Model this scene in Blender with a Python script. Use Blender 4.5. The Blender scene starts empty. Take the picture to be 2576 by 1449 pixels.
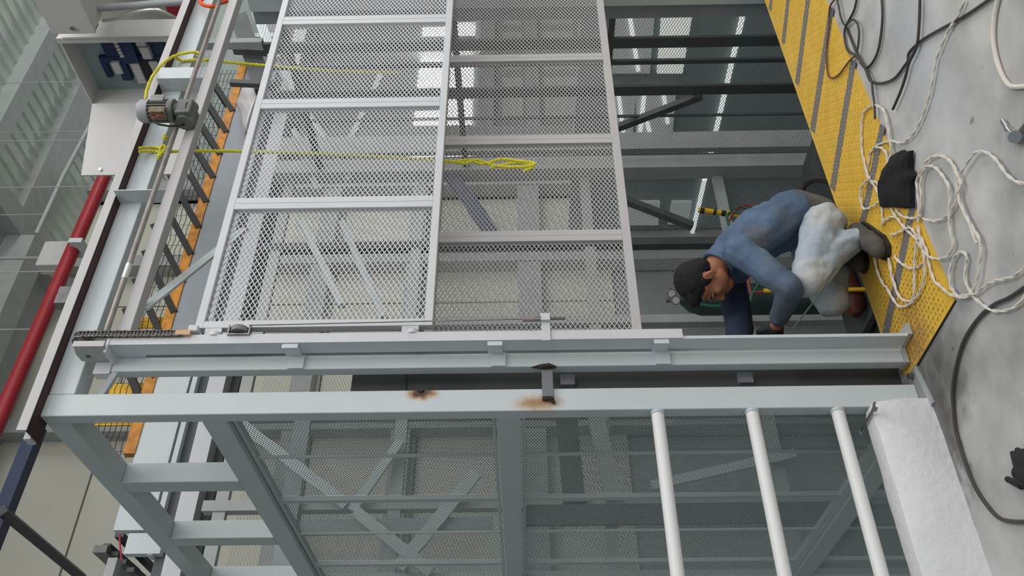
import bpy, bmesh, math, random
from mathutils import Vector, Matrix, noise
random.seed(7)
S = bpy.context.scene
COL = S.collection

# ------------------------------------------------------------------ camera
F_PX, YAW, PITCH, RHO = 2165.0, math.radians(52.4), 0.0102, 0.013
CX, CY = 1288.0, 724.0
CAM = Vector((-1.69, -2.99, 1.58))
F0 = Vector((math.cos(YAW), math.sin(YAW), 0)); R0 = Vector((math.sin(YAW), -math.cos(YAW), 0)); Z = Vector((0, 0, 1))
FW = F0 * math.cos(PITCH) + Z * math.sin(PITCH); U0 = Z * math.cos(PITCH) - F0 * math.sin(PITCH)
RT = R0 * math.cos(RHO) - U0 * math.sin(RHO); UP = U0 * math.cos(RHO) + R0 * math.sin(RHO)
cam = bpy.data.cameras.new('camera'); camo = bpy.data.objects.new('camera', cam); COL.objects.link(camo)
cam.sensor_fit = 'HORIZONTAL'; cam.sensor_width = 36.0; cam.lens = 36.0 * F_PX / 2576.0
cam.clip_start = 0.05; cam.clip_end = 200
# the phone was held sideways: picture right = world down, picture up = world right
m3 = Matrix((-UP, RT, -FW)).transposed()
camo.matrix_world = Matrix.Translation(CAM) @ m3.to_4x4()
S.camera = camo

# ------------------------------------------------------------------ light
w = bpy.data.worlds.new('hall_daylight'); S.world = w; w.use_nodes = True
w.node_tree.nodes['Background'].inputs[0].default_value = (0.80, 0.88, 0.92, 1)
w.node_tree.nodes['Background'].inputs[1].default_value = 0.26

def area(name, loc, target, sx, sy, energy, col=(1, 1, 1)):
    l = bpy.data.lights.new(name, 'AREA'); l.shape = 'RECTANGLE'; l.size = sx; l.size_y = sy
    l.energy = energy; l.color = col
    o = bpy.data.objects.new(name, l); COL.objects.link(o); o.location = loc
    o.rotation_euler = (Vector(target) - Vector(loc)).to_track_quat('-Z', 'Y').to_euler()
    return o
area('window_wall_behind', (4.5, -9.0, 4.6), (3.0, 2.0, 2.4), 12, 6, 430, (0.99, 0.99, 1.0))
area('ceiling_fill_light', (15.0, -4.0, 6.5), (4.5, 8.0, 7.0), 7, 3, 520, (0.98, 1.0, 0.97))  # unseen fill lamp added to brighten the ceiling and upper hall
area('skylight_front', (2.5, -4.6, 8.9), (2.0, -3.2, 0), 8, 5, 470, (1.0, 0.985, 0.97))
area('window_light_far', (18.0, 13.97, 3.8), (18.0, 0, 3.8), 9.9, 1.6, 420, (0.93, 0.97, 1.0))
S.view_settings.view_transform = 'Standard'; S.view_settings.look = 'None'
S.view_settings.exposure = -0.08; S.view_settings.gamma = 1.0; S.view_settings.use_curve_mapping = False

# ------------------------------------------------------------------ helpers
def ray(x, y):
    return FW + UP * ((CX - x) / F_PX) + RT * ((CY - y) / F_PX)
def on_floor(x, y, z=0.0):            # photograph pixel -> point of the ground plane it shows
    d = ray(x, y); t = (z - CAM.z) / d.z
    return CAM + d * t
def on_y(x, y, Y):                     # photograph pixel -> point of the upright plane Y
    d = ray(x, y); t = (Y - CAM.y) / d.y
    return CAM + d * t
def on_x(x, y, X):
    d = ray(x, y); t = (X - CAM.x) / d.x
    return CAM + d * t

class MB:
    def __init__(s): s.v = []; s.f = []; s.smooth = False
    def box(s, x0, x1, y0, y1, z0, z1):
        n = len(s.v)
        s.v += [(x0,y0,z0),(x1,y0,z0),(x1,y1,z0),(x0,y1,z0),(x0,y0,z1),(x1,y0,z1),(x1,y1,z1),(x0,y1,z1)]
        s.f += [(n,n+3,n+2,n+1),(n+4,n+5,n+6,n+7),(n,n+1,n+5,n+4),(n+1,n+2,n+6,n+5),(n+2,n+3,n+7,n+6),(n+3,n,n+4,n+7)]
        return s
    def bar(s, p, q, wd, ht, up=(0, 0, 1)):
        p = Vector(p); q = Vector(q); d = (q - p).normalized(); up = Vector(up)
        a = d.cross(up)
        if a.length < 1e-4: a = d.cross(Vector((1, 0, 0)))
        a.normalize(); b = a.cross(d).normalized()
        n = len(s.v)
        for c in (p, q):
            for (i, j) in ((-1,-1),(1,-1),(1,1),(-1,1)):
                s.v.append(tuple(c + a * (i * wd / 2) + b * (j * ht / 2)))
        s.f += [(n,n+3,n+2,n+1),(n+4,n+5,n+6,n+7)] + [(n+i, n+(i+1)%4, n+4+(i+1)%4, n+4+i) for i in range(4)]
        return s
    def tube(s, pts, r, seg=8, caps=True):
        pts = [Vector(p) for p in pts]; n0 = len(s.v); N = len(pts)
        rad = r if isinstance(r, (list, tuple)) else [r] * N
        ref = None
        for i, p in enumerate(pts):
            d = (pts[min(i+1, N-1)] - pts[max(i-1, 0)])
            if d.length < 1e-9: d = Vector((0, 0, 1))
            d.normalize()
            if ref is None:
                ref = d.cross(Vector((0, 0, 1)))
                if ref.length < 1e-3: ref = d.cross(Vector((1, 0, 0)))
            a = (ref - d * ref.dot(d)).normalized(); ref = a; b = d.cross(a)
            for k in range(seg):
                t = 2 * math.pi * k / seg
                s.v.append(tuple(p + a * (rad[i] * math.cos(t)) + b * (rad[i] * math.sin(t))))
        for i in range(N - 1):
            for k in range(seg):
                k2 = (k + 1) % seg
                s.f.append((n0+i*seg+k, n0+i*seg+k2, n0+(i+1)*seg+k2, n0+(i+1)*seg+k))
        if caps:
            s.f.append(tuple(n0 + k for k in reversed(range(seg))))
            s.f.append(tuple(n0 + (N-1)*seg + k for k in range(seg)))
        s.smooth = True
        return s
    def prism(s, poly, h0, h1, fn):     # poly of 2D points, fn(u, v, h) -> xyz
        n = len(s.v); k = len(poly)
        s.v += [tuple(fn(u, v, h0)) for u, v in poly] + [tuple(fn(u, v, h1)) for u, v in poly]
        s.f += [tuple(reversed(range(n, n+k))), tuple(range(n+k, n+2*k))]
        s.f += [(n+i, n+(i+1)%k, n+k+(i+1)%k, n+k+i) for i in range(k)]
        return s
    def mesh(s, name):
        m = bpy.data.meshes.new(name); m.from_pydata(s.v, [], s.f); m.update()
        bm = bmesh.new(); bm.from_mesh(m); bmesh.ops.recalc_face_normals(bm, faces=bm.faces); bm.to_mesh(m); bm.free()
        if s.smooth:
            m.polygons.foreach_set('use_smooth', [True] * len(m.polygons))
            m.set_sharp_from_angle(angle=math.radians(40))
        return m
    def build(s, name, mat, parent=None, bevel=0):
        return put(name, s.mesh(name), mat, parent, bevel)
def put(name, me, mat, parent=None, bevel=0):
    if mat and not me.materials: me.materials.append(mat)
    o = bpy.data.objects.new(name, me); COL.objects.link(o)
    if parent: 
        o.parent = parent
        o.matrix_parent_inverse = world(parent).inverted()
    if bevel:
        b = o.modifiers.new('bevel', 'BEVEL'); b.width = bevel; b.segments = 2; b.limit_method = 'ANGLE'
        b.harden_normals = False
    return o
WORLD = {}
def world(o): return WORLD.get(o.name, Matrix.Identity(4))
def thing(name, label, cat, loc=(0, 0, 0), group=None):
    o = bpy.data.objects.new(name, None); COL.objects.link(o); o.location = loc; o.empty_display_size = 0.1
    WORLD[o.name] = Matrix.Translation(loc)
    o['label'] = label; o['category'] = cat
    if group: o['group'] = group
    return o
def tag(o, label, cat, group=None):
    o['label'] = label; o['category'] = cat
    if group: o['group'] = group
    return o
def struct(o): o['kind'] = 'structure'; return o
def stuff(o): o['kind'] = 'stuff'; return o

def mat(name, col, rough=0.5, metal=0.0, var=0.06, scale=6.0, bump=0.0, bscale=60.0, emit=None, estr=0.0, spec=0.4):
    m = bpy.data.materials.new(name); m.use_nodes = True; nt = m.node_tree; b = nt.nodes['Principled BSDF']
    b.inputs['Roughness'].default_value = rough; b.inputs['Metallic'].default_value = metal
    b.inputs['Specular IOR Level'].default_value = spec
    tc = nt.nodes.new('ShaderNodeTexCoord'); nz = nt.nodes.new('ShaderNodeTexNoise'); rp = nt.nodes.new('ShaderNodeValToRGB')
    nz.inputs['Scale'].default_value = scale; nz.inputs['Detail'].default_value = 5
    nt.links.new(tc.outputs['Object'], nz.inputs['Vector']); nt.links.new(nz.outputs['Fac'], rp.inputs['Fac'])
    rp.color_ramp.elements[0].position = 0.3; rp.color_ramp.elements[1].position = 0.7
    rp.color_ramp.elements[0].color = tuple(max(0, c * (1 - var)) for c in col) + (1,)
    rp.color_ramp.elements[1].color = tuple(min(1, c * (1 + var)) for c in col) + (1,)
    nt.links.new(rp.outputs['Color'], b.inputs['Base Color'])
    if bump:
        n2 = nt.nodes.new('ShaderNodeTexNoise'); n2.inputs['Scale'].default_value = bscale; n2.inputs['Detail'].default_value = 4
        nt.links.new(tc.outputs['Object'], n2.inputs['Vector'])
        bp = nt.nodes.new('ShaderNodeBump'); bp.inputs['Strength'].default_value = bump; bp.inputs['Distance'].default_value = 0.01
        nt.links.new(n2.outputs['Fac'], bp.inputs['Height']); nt.links.new(bp.outputs['Normal'], b.inputs['Normal'])
    if emit:
        b.inputs['Emission Color'].default_value = tuple(emit) + (1,); b.inputs['Emission Strength'].default_value = estr
    m['rp'] = rp.name
    return m
def spot(m, c, sc, stops, nscale=9.0, ndist=0.25, seedv=0.0):
    """a stain with its own shape around point c (object coords), sc = axis radii"""
    nt = m.node_tree; b = nt.nodes['Principled BSDF']; lk = b.inputs['Base Color'].links[0].from_socket
    tc = nt.nodes.new('ShaderNodeTexCoord')
    sub = nt.nodes.new('ShaderNodeVectorMath'); sub.operation = 'SUBTRACT'; sub.inputs[1].default_value = c
    dv = nt.nodes.new('ShaderNodeVectorMath'); dv.operation = 'DIVIDE'; dv.inputs[1].default_value = sc
    ln = nt.nodes.new('ShaderNodeVectorMath'); ln.operation = 'LENGTH'
    nz = nt.nodes.new('ShaderNodeTexNoise'); nz.inputs['Scale'].default_value = nscale; nz.inputs['Detail'].default_value = 6
    ad = nt.nodes.new('ShaderNodeMath'); ad.operation = 'MULTIPLY_ADD'; ad.inputs[1].default_value = ndist * 2; ad.inputs[2].default_value = 0
    sm = nt.nodes.new('ShaderNodeMath'); sm.operation = 'ADD'
    nt.links.new(tc.outputs['Object'], sub.inputs[0]); nt.links.new(sub.outputs[0], dv.inputs[0]); nt.links.new(dv.outputs[0], ln.inputs[0])
    nt.links.new(tc.outputs['Object'], nz.inputs['Vector']); nt.links.new(nz.outputs['Fac'], ad.inputs[0]); ad.inputs[2].default_value = -ndist
    nt.links.new(ln.outputs['Value'], sm.inputs[0]); nt.links.new(ad.outputs[0], sm.inputs[1])
    rp = nt.nodes.new('ShaderNodeValToRGB'); ra = nt.nodes.new('ShaderNodeValToRGB')
    for r, k in ((rp, 0), (ra, 1)):
        els = r.color_ramp.elements
        while len(els) < len(stops): els.new(0.5)
        for e, st in zip(els, stops):
            e.position = st[0]; e.color = (tuple(st[1]) + (1,)) if k == 0 else (st[2], st[2], st[2], 1)
        nt.links.new(sm.outputs[0], r.inputs['Fac'])
    mx = nt.nodes.new('ShaderNodeMix'); mx.data_type = 'RGBA'
    nt.links.new(ra.outputs['Color'], mx.inputs['Factor']); nt.links.new(lk, mx.inputs['A']); nt.links.new(rp.outputs['Color'], mx.inputs['B'])
    nt.links.new(mx.outputs['Result'], b.inputs['Base Color'])

M = {}
M['paint'] = mat('grey_steel_paint', (0.60, 0.645, 0.66), 0.42, var=0.03, bump=0.03)
M['post'] = mat('grey_post_paint', (0.60, 0.645, 0.66), 0.42, var=0.03, bump=0.03)
M['gate'] = mat('pale_gate_paint', (0.62, 0.63, 0.645), 0.40, var=0.03)
M['gate_shaded'] = mat('shade_tinted_gate_paint', (0.53, 0.505, 0.505), 0.42, var=0.03)  # pale gate paint darkened and warmed: shade and flare put into the colour
M['mesh_shaded'] = mat('shade_tinted_mesh_paint', (0.52, 0.495, 0.49), 0.45, var=0.04)  # mesh paint with the same shade and flare tint in its colour
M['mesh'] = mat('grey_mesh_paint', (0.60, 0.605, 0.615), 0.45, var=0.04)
M['wallmesh'] = mat('wall_mesh_paint', (0.40, 0.46, 0.46), 0.5, var=0.04)
M['side'] = mat('side_frame_paint', (0.55, 0.61, 0.61), 0.45, var=0.03)
M['dark'] = mat('dark_steel', (0.085, 0.095, 0.095), 0.55, var=0.15)
M['darkmesh'] = mat('dark_mesh', (0.24, 0.27, 0.27), 0.5)
M['primer'] = mat('red_brown_primer', (0.060, 0.026, 0.026), 0.6, var=0.15)
M['concrete'] = mat('concrete_floor', (0.485, 0.475, 0.46), 0.62, var=0.30, scale=3.2, bump=0.25, bscale=22)
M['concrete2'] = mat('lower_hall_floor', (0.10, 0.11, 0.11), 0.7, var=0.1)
M['white'] = mat('white_gloss_paint', (0.80, 0.79, 0.775), 0.38, var=0.02, bump=0.02)
M['curb'] = mat('whitewashed_concrete', (0.76, 0.755, 0.76), 0.7, var=0.05, bump=0.35, bscale=35)
M['yellow'] = mat('yellow_floor_paint', (0.78, 0.48, 0.05), 0.5, var=0.10, scale=10, bump=0.08)
M['stripe'] = mat('grey_stripe_paint', (0.17, 0.165, 0.175), 0.6, var=0.1)
M['cream'] = mat('cream_wall_panel', (0.68, 0.66, 0.565), 0.7, var=0.03, scale=1.0)
M['greywall'] = mat('grey_wall', (0.30, 0.315, 0.31), 0.7, var=0.05, scale=1.0)
M['lowerwall'] = mat('lower_wall_green_grey', (0.22, 0.275, 0.27), 0.7, var=0.08, scale=1.5)
M['fascia'] = mat('fascia_grey', (0.30, 0.32, 0.345), 0.5, var=0.05)
M['jamb'] = mat('jamb_sheet', (0.10, 0.108, 0.105), 0.6, var=0.12, scale=4)
M['lug'] = mat('worn_tread_lug', (0.64, 0.38, 0.055), 0.5, var=0.2, scale=30)
M['undershirt'] = mat('grey_undershirt', (0.10, 0.10, 0.095), 0.9, var=0.2)
M['ceil'] = mat('corrugated_roof', (0.66, 0.72, 0.655), 0.6, var=0.05)
M['roofsteel'] = mat('roof_steel', (0.42, 0.44, 0.425), 0.6, var=0.08)
M['window'] = mat('bright_window', (0.9, 0.9, 0.9), 0.5, emit=(0.93, 0.97, 1.0), estr=3.2)
M['window2'] = mat('dim_window', (0.6, 0.6, 0.56), 0.5, emit=(0.95, 1.0, 0.93), estr=0.5)
M['window3'] = mat('bright_gap', (0.8, 0.8, 0.8), 0.5, emit=(0.95, 1.0, 0.98), estr=0.7)
M['window4'] = mat('dull_window', (0.4, 0.42, 0.4), 0.5, emit=(0.9, 0.96, 0.92), estr=0.15)
M['cab'] = mat('cabinet_cream', (0.66, 0.645, 0.62), 0.45, var=0.02)
M['cabin'] = mat('cabinet_inside', (0.33, 0.40, 0.40), 0.5, var=0.05)
M['blue'] = mat('navy_plastic', (0.012, 0.03, 0.10), 0.45, var=0.2)
M['terminal'] = mat('terminal_block', (0.62, 0.58, 0.56), 0.5)
M['red'] = mat('red_pipe_paint', (0.36, 0.025, 0.035), 0.4, var=0.08)
M['orange'] = mat('orange_rail', (0.55, 0.22, 0.02), 0.5, var=0.35, scale=14)
M['sunyellow'] = mat('barrier_yellow', (0.85, 0.50, 0.015), 0.5, var=0.1)
M['black'] = mat('black_rubber', (0.018, 0.017, 0.017), 0.6, var=0.2)
M['cloth'] = mat('black_cloth', (0.012, 0.012, 0.013), 0.9, var=0.3, bump=0.4, bscale=90)
M['rope'] = mat('yellow_rope', (0.72, 0.66, 0.05), 0.6, var=0.18, scale=60)
M['wcable'] = mat('white_cable', (0.72, 0.66, 0.58), 0.5, var=0.08, scale=30)
M['bcable'] = mat('black_cable', (0.060, 0.052, 0.05), 0.5, var=0.2)
M['brcable'] = mat('brown_cable', (0.14, 0.065, 0.03), 0.5, var=0.2)
M['motor'] = mat('motor_grey_green', (0.15, 0.16, 0.145), 0.42, var=0.12, scale=20)
M['tbox'] = mat('open_terminal_box', (0.20, 0.15, 0.09), 0.6, var=0.5, scale=70)
M['rod'] = mat('worn_shaft_steel', (0.30, 0.27, 0.255), 0.4, metal=0.5, var=0.2, scale=20)
M['chain'] = mat('oiled_chain', (0.17, 0.16, 0.15), 0.4, metal=0.6, var=0.25, scale=40)
M['chrome'] = mat('chrome', (0.65, 0.65, 0.66), 0.18, metal=1.0, var=0.02)
M['tool'] = mat('worn_tool_steel', (0.26, 0.25, 0.24), 0.35, metal=0.8, var=0.15, scale=30)
M['burnt'] = mat('burnt_flat_bar', (0.19, 0.195, 0.205), 0.5, var=0.1, scale=30)
M['slag'] = mat('burnt_weld', (0.035, 0.025, 0.02), 0.6, var=0.5, scale=60, bump=1.0, bscale=120)
M['steelplate'] = mat('raw_plate', (0.24, 0.235, 0.23), 0.55, var=0.25, scale=14)
M['orangeplastic'] = mat('orange_plastic', (0.75, 0.09, 0.02), 0.45)
M['sheet'] = mat('white_plastic_sheet', (0.72, 0.68, 0.68), 0.45, var=0.05)
M['skin'] = mat('skin', (0.37, 0.145, 0.075), 0.5, var=0.10, scale=18)
M['hair'] = mat('black_hair', (0.012, 0.010, 0.010), 0.75, var=0.4, scale=60, bump=0.6, bscale=220)
M['shirt'] = mat('denim_blue_shirt', (0.092, 0.142, 0.225), 0.85, var=0.25, scale=7, bump=0.75, bscale=26)
M['navy'] = mat('navy_sleeve', (0.02, 0.03, 0.06), 0.85, var=0.2)
M['jeans'] = mat('pale_dusty_jeans', (0.37, 0.425, 0.47), 0.85, var=0.22, scale=8, bump=0.75, bscale=24)
M['shoe'] = mat('dusty_work_shoe', (0.085, 0.075, 0.068), 0.8, var=0.25, scale=20, bump=0.3)
M['glove'] = mat('black_work_glove', (0.022, 0.021, 0.021), 0.8, var=0.3, bump=0.3)
M['green'] = mat('green_hose', (0.02, 0.14, 0.075), 0.5)
M['pink'] = mat('red_hose', (0.35, 0.06, 0.06), 0.5)
M['cylgreen'] = mat('dark_green_cylinder', (0.03, 0.055, 0.05), 0.5, var=0.1)
M['cylred'] = mat('red_brown_cylinder', (0.085, 0.022, 0.010), 0.5, var=0.2)
M['tyre'] = mat('dusty_tyre', (0.06, 0.048, 0.042), 0.8, var=0.2)
M['wood'] = mat('pale_wood', (0.62, 0.42, 0.22), 0.7)
M['navyrail'] = mat('navy_rail', (0.014, 0.028, 0.085), 0.35, var=0.15)
M['carfloor'] = mat('lift_car_floor', (0.075, 0.085, 0.085), 0.6, var=0.25, scale=5)
M['conduit'] = mat('grey_conduit', (0.36, 0.38, 0.385), 0.45)
M['foil'] = mat('silver_flex', (0.62, 0.62, 0.60), 0.3, metal=0.6)
M['brace'] = mat('navy_brace', (0.10, 0.13, 0.19), 0.5)
M['label'] = mat('red_sticker', (0.55, 0.05, 0.07), 0.5)
# burn and rust marks on the corner post, worn grime on the sill and floor
RUST = [(0.0, (0.035, 0.018, 0.012), 1.0), (0.30, (0.10, 0.045, 0.02), 1.0), (0.55, (0.42, 0.22, 0.09), 0.85), (0.8, (0.6, 0.47, 0.33), 0.45), (1.0, (0.6, 0.6, 0.58), 0.0)]
spot(M['post'], (0.085, 0.0, 1.985), (0.045, 0.05, 0.085), RUST, 30, 0.35)
spot(M['post'], (0.035, 0.0, 1.515), (0.052, 0.05, 0.13), [(0.0, (0.30, 0.16, 0.07), 1.0), (0.35, (0.42, 0.24, 0.10), 0.9), (0.7, (0.58, 0.47, 0.34), 0.5), (1.0, (0.6, 0.6, 0.58), 0.0)], 22, 0.3)
GR = [(0.0, (0.09, 0.085, 0.08), 0.95), (0.6, (0.14, 0.135, 0.13), 0.80), (1.0, (0.3, 0.29, 0.28), 0.0)]
spot(M['concrete'], (0.06, -0.20, 0), (0.30, 0.25, 1), GR, 9, 0.6)
spot(M['concrete'], (-0.02, -0.07, 0), (0.5, 0.07, 1), GR, 12, 0.5)
spot(M['concrete'], (-0.10, -0.13, 0), (0.35, 0.07, 1), GR, 14, 0.7)
spot(M['concrete'], (0.05, -0.40, 0), (0.22, 0.14, 1), [(0.0, (0.22, 0.21, 0.20), 0.7), (1.0, (0.4, 0.4, 0.4), 0.0)], 12, 0.5)
for c, r in (((0.596, -0.943, 0), 0.014), ((0.94, -1.10, 0), 0.008), ((0.05, -0.33, 0), 0.012), ((0.0, -0.25, 0), 0.011), ((0.03, -0.22, 0), 0.01)):
    spot(M['concrete'], c, (r, r * 1.4, 1), [(0.0, (0.10, 0.10, 0.10), 0.9), (0.7, (0.15, 0.15, 0.15), 0.7), (1.0, (0.4, 0.4, 0.4), 0.0)], 40, 0.15)
for q in range(46):
    c = (random.uniform(-0.7, 2.0), random.uniform(-1.3, -0.12), 0); r = random.choice((0.004, 0.005, 0.007, 0.05, 0.09))
    dk = random.random() < 0.6
    if q < 22: spot(M['concrete'], c, (r, r * random.uniform(0.6, 1.6), 1), [(0.0, (0.16, 0.155, 0.15) if dk else (0.62, 0.6, 0.58), 0.65 if r < 0.01 else 0.32), (1.0, (0.4, 0.4, 0.4), 0.0)], 16, 0.45)
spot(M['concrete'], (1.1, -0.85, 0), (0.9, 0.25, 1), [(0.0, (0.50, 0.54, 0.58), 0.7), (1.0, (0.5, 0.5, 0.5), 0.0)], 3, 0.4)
spot(M['lug'], (0.25, -0.12, 0), (0.55, 0.36, 1), [(0.0, (0.17, 0.085, 0.05), 0.95), (0.7, (0.26, 0.14, 0.05), 0.8), (1.0, (0.6, 0.4, 0.05), 0.0)], 20, 0.5)
spot(M['yellow'], (0.22, -0.12, 0), (0.28, 0.20, 1), [(0.0, (0.22, 0.11, 0.05), 0.75), (0.5, (0.42, 0.22, 0.05), 0.5), (1.0, (0.6, 0.4, 0.05), 0.0)], 55, 0.75)

# ------------------------------------------------------------------ setting
floor = struct(MB().box(-7, 9, -9, -0.065, -0.30, 0).build('floor', M['concrete']))
MB().box(0.10, 3.6, -0.0651, 0.16, -0.30, 0.0).build('floor_edge', M['concrete'], floor)
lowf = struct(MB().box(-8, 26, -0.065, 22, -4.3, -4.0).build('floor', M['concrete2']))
ceil = struct(MB().box(-9, 26, -0.5, 20, 9.10, 9.25).build('ceiling', M['ceil']))
rib = MB().prism([(-0.06, 9.10), (-0.03, 9.072), (0.03, 9.072), (0.06, 9.10)], -0.5, 16, lambda u, v, h: (u, h, v)).mesh('rib'); rib.materials.append(M['ceil'])
for i in range(44):
    o = put('rib', rib, None, ceil); o.location = (7.0 + i * 0.24, 0, 0)
for i, (x0, x1, y0, y1, zb) in enumerate(((6.9, 20, 5.05, 5.33, 8.86), (6.9, 20, 6.28, 6.9, 8.95), (6.55, 6.9, 0.5, 8, 8.8), (-9, 6.55, 6.3, 6.7, 8.6))):
    struct(MB().box(x0, x1, y0, y1, zb, 9.10).build('trim_%d' % (i + 1), M['roofsteel']))
struct(MB().box(-9, 6.55, -0.5, 8.05, 9.03, 9.0999).build('trim_5', M['roofsteel']))

wb = struct(MB().box(-8, 9.0, 8.06, 8.3, -4, 9.10).build('wall_back', M['greywall']))
pan = MB().box(0, 2.22, 7.99, 8.06, 0, 1.47).mesh('wall_panel'); pan.materials.append(M['cream'])
for i in range(7):
    for j in range(6):
        o = put('wall_panel', pan, None, wb); o.location = (-7.0 + i * 2.25, 0, 0.1 + j * 1.5)
for k, (z0, z1) in enumerate(((1.25, 1.62), (3.15, 3.42), (4.65, 4.95), (5.9, 6.05))):
    MB().box(-8, 9.0, 7.72, 7.99, z0, z1).build('girt', M['roofsteel'], wb)
for k, X in enumerate((1.0, 4.1, 7.1, 8.8)):
    MB().box(X, X + 0.22, 7.70, 7.99, -4, 9.10).build('column', M['roofsteel'], wb)
MB().box(-8, -0.2, 7.75, 7.99, 6.9, 7.3).build('girt', M['cream'], wb)
wf = struct(MB().box(8.8, 26, 14.05, 14.3, -4, 9.10).build('wall_far', M['greywall']))
wr = struct(MB().box(25, 25.3, 8, 14.3, -4, 9.10).build('wall_right', M['greywall']))
struct(MB().box(8.8, 9.0, 8.06, 14.05, -4, 9.10).build('wall_left', M['greywall']))
win = struct(MB().box(13.0, 23.0, 13.98, 14.05, 2.95, 4.65).build('window_1', M['window']))
for X in (14.6, 16.0, 17.1, 18.4, 20.0, 21.3, 22.2):
    MB().box(X, X + 0.16, 13.85, 13.96, 2.9, 4.7).build('mullion', M['roofsteel'], win)
for (z0, z1) in ((3.76, 3.90),):
    MB().box(13.0, 23.0, 13.86, 13.96, z0, z1).build('mullion', M['roofsteel'], win)
far = [(13.0, 1.45, 9.0, 0.6), (13.0, -0.2, 9.0, 1.0)]
for i, (X, zz, wd, hh) in enumerate(far):
    for k in range(5):
        MB().box(X + k * 2.3, X + k * 2.3 + 1.9, 13.97, 14.05, zz, zz + hh).build('wall_panel', M['cream'], wf)
for zz, hh in ((2.3, 0.45), (0.95, 0.4)):
    MB().box(9, 25, 13.7, 14.05, zz, zz + hh).build('girt', M['roofsteel'], wf)
for X in (12.4, 16.5, 20.5):
    MB().box(X, X + 0.4, 13.6, 14.05, -4, 9.1).build('column', M['roofsteel'], wf)
# lower hall wall east of the shaft, below our floor level
wl = struct(MB().box(8.0, 8.2, -3, 8, -4, 0.75).build('wall_lower', M['lowerwall']))
YZ = lambda u, v, h: (h, u, v)
def facing(px, py, X): p = on_x(px, py, X); return (p.y, p.z)
k = 2
for (a, b, c, d), mm in ((((1664, 36), (1740, 36), (1716, 180), (1652, 180)), 'window2'), (((1548, 36), (1646, 36), (1634, 180), (1540, 180)), 'window4'), (((1600, 225), (1700, 225), (1690, 345), (1600, 345)), 'window4'), (((1545, 225), (1600, 225), (1590, 345), (1540, 345)), 'window4'),
                     (((1690, 505), (1740, 505), (1730, 560), (1680, 560)), 'window4'), (((1560, 505), (1660, 505), (1655, 562), (1555, 562)), 'window4'), (((1565, 605), (1650, 605), (1645, 635), (1560, 635)), 'window4'), (((1660, 605), (1720, 605), (1712, 635), (1655, 635)), 'window4')):
    poly = [facing(px, py, 7.98) for px, py in (a, b, c, d)]
    wn = struct(MB().prism(poly, 7.94, 7.999, YZ).build('window_%d' % k, M[mm])); k += 1
    for (xa, ya, xb, yb) in ((1584, 40, 1606, 178), (1650, 40, 1631, 178), (1555, 228, 1569, 344), (1622, 228, 1609, 344), (1624, 290, 1637, 344), (1668, 228, 1680, 310)):
        if min(q[0] for q in (a, b, c, d)) <= xa <= max(q[0] for q in (a, b, c, d)) and min(q[1] for q in (a, b, c, d)) <= ya and yb <= max(q[1] for q in (a, b, c, d)):
            pa, pb2 = facing(xa, ya, 7.92), facing(xb, yb, 7.92)
            MB().bar((7.92, pa[0], pa[1]), (7.92, pb2[0], pb2[1]), 0.03, 0.055).build('bright_gap', M['window3'], wn)
p0 = facing(1868, 35, 7.98); p1 = facing(1728, 640, 7.98)
struct(MB().bar((7.96, p0[0], p0[1]), (7.96, p1[0], p1[1]), 0.05, 0.06).build('window_%d' % k, M['window3']))

# ------------------------------------------------------------------ expanded metal
def expanded(W, H, a, b, t, dp, full=True):
    """diamond lattice in the u (0..W) / v (0..H) plane; returns (verts, faces), third coordinate 0..dp"""
    nx = max(1, round(W / (a / 2))); nz = max(1, round(H / (b / 2)))
    hx, hz = W / nx, H / nz
    v = []; f = []
    for j in range(nz):
        base = len(v)
        for i in range(nx + 1):
            x = i * hx; z = (j + ((i + j) % 2)) * hz
            lean = dp * (0.5 if (i + j) % 2 else -0.5)
            if full:
                v += [(x, z - t, 0.0), (x, z + t, 0.15 * dp), (x, z + t, dp), (x, z - t, 0.85 * dp)]
            else:
                v += [(x, z - t, 0.0), (x, z + t, dp)]
        q = 4 if full else 2
        for i in range(nx):
            p = base + i * q; n = p + q
            if full: f += [(p+k, p+(k+1)%4, n+(k+1)%4, n+k) for k in range(4)]
            else: f.append((p, p+1, n+1, n))
    return v, f
def mesh_panel(name, W, H, a, b, t, dp, m, fn, full=True):
    v, f = expanded(W, H, a, b, t, dp, full)
    me = bpy.data.meshes.new(name); me.from_pydata([fn(*p) for p in v], [], f); me.update(); me.materials.append(m)
    return me

# ------------------------------------------------------------------ lift shaft frame
fr = thing('lift_shaft_frame', 'pale grey welded steel frame of the goods lift with scorched corner post', 'steel frame', (0, 0, 0))
MB().box(0.0, 0.10, 0.0, 0.062, 0.0081, 3.50).build('corner_post', M['post'], fr, 0.004)
MB().box(0.1001, 3.5, 0.0, 0.10, 3.39, 3.495).build('header_beam', M['paint'], fr, 0.004)
MB().box(3.40, 3.50, 0.0, 0.07, 0.0, 3.389).build('corner_post', M['paint'], fr, 0.004)
la = MB(); la.box(-0.09, 3.6, -0.05, 0.06, 3.4952, 3.503); la.box(-0.09, 3.6, -0.052, -0.046, 3.4952, 3.533)
la.build('ledge_angle', M['primer'], fr)
MB().box(-0.092, 3.6, -0.0575, -0.0525, 3.494, 3.534).build('ledge_lip', M['gate_shaded'], fr)
MB().box(-0.10, 0.06, 0.0, 0.05, 3.503, 3.53).build('ledge_end_plate', M['gate'], fr)
MB().box(0.0, 0.098, 0.0625, 2.1, 3.405, 3.50).build('side_beam', M['side'], fr, 0.004)
MB().box(0.0, 0.098, 0.0625, 2.1, 2.77, 2.87).build('side_beam', M['side'], fr, 0.004)
MB().box(0.0, 0.098, 0.0625, 2.1, 1.588, 1.685).build('side_beam', M['side'], fr, 0.004)
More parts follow.
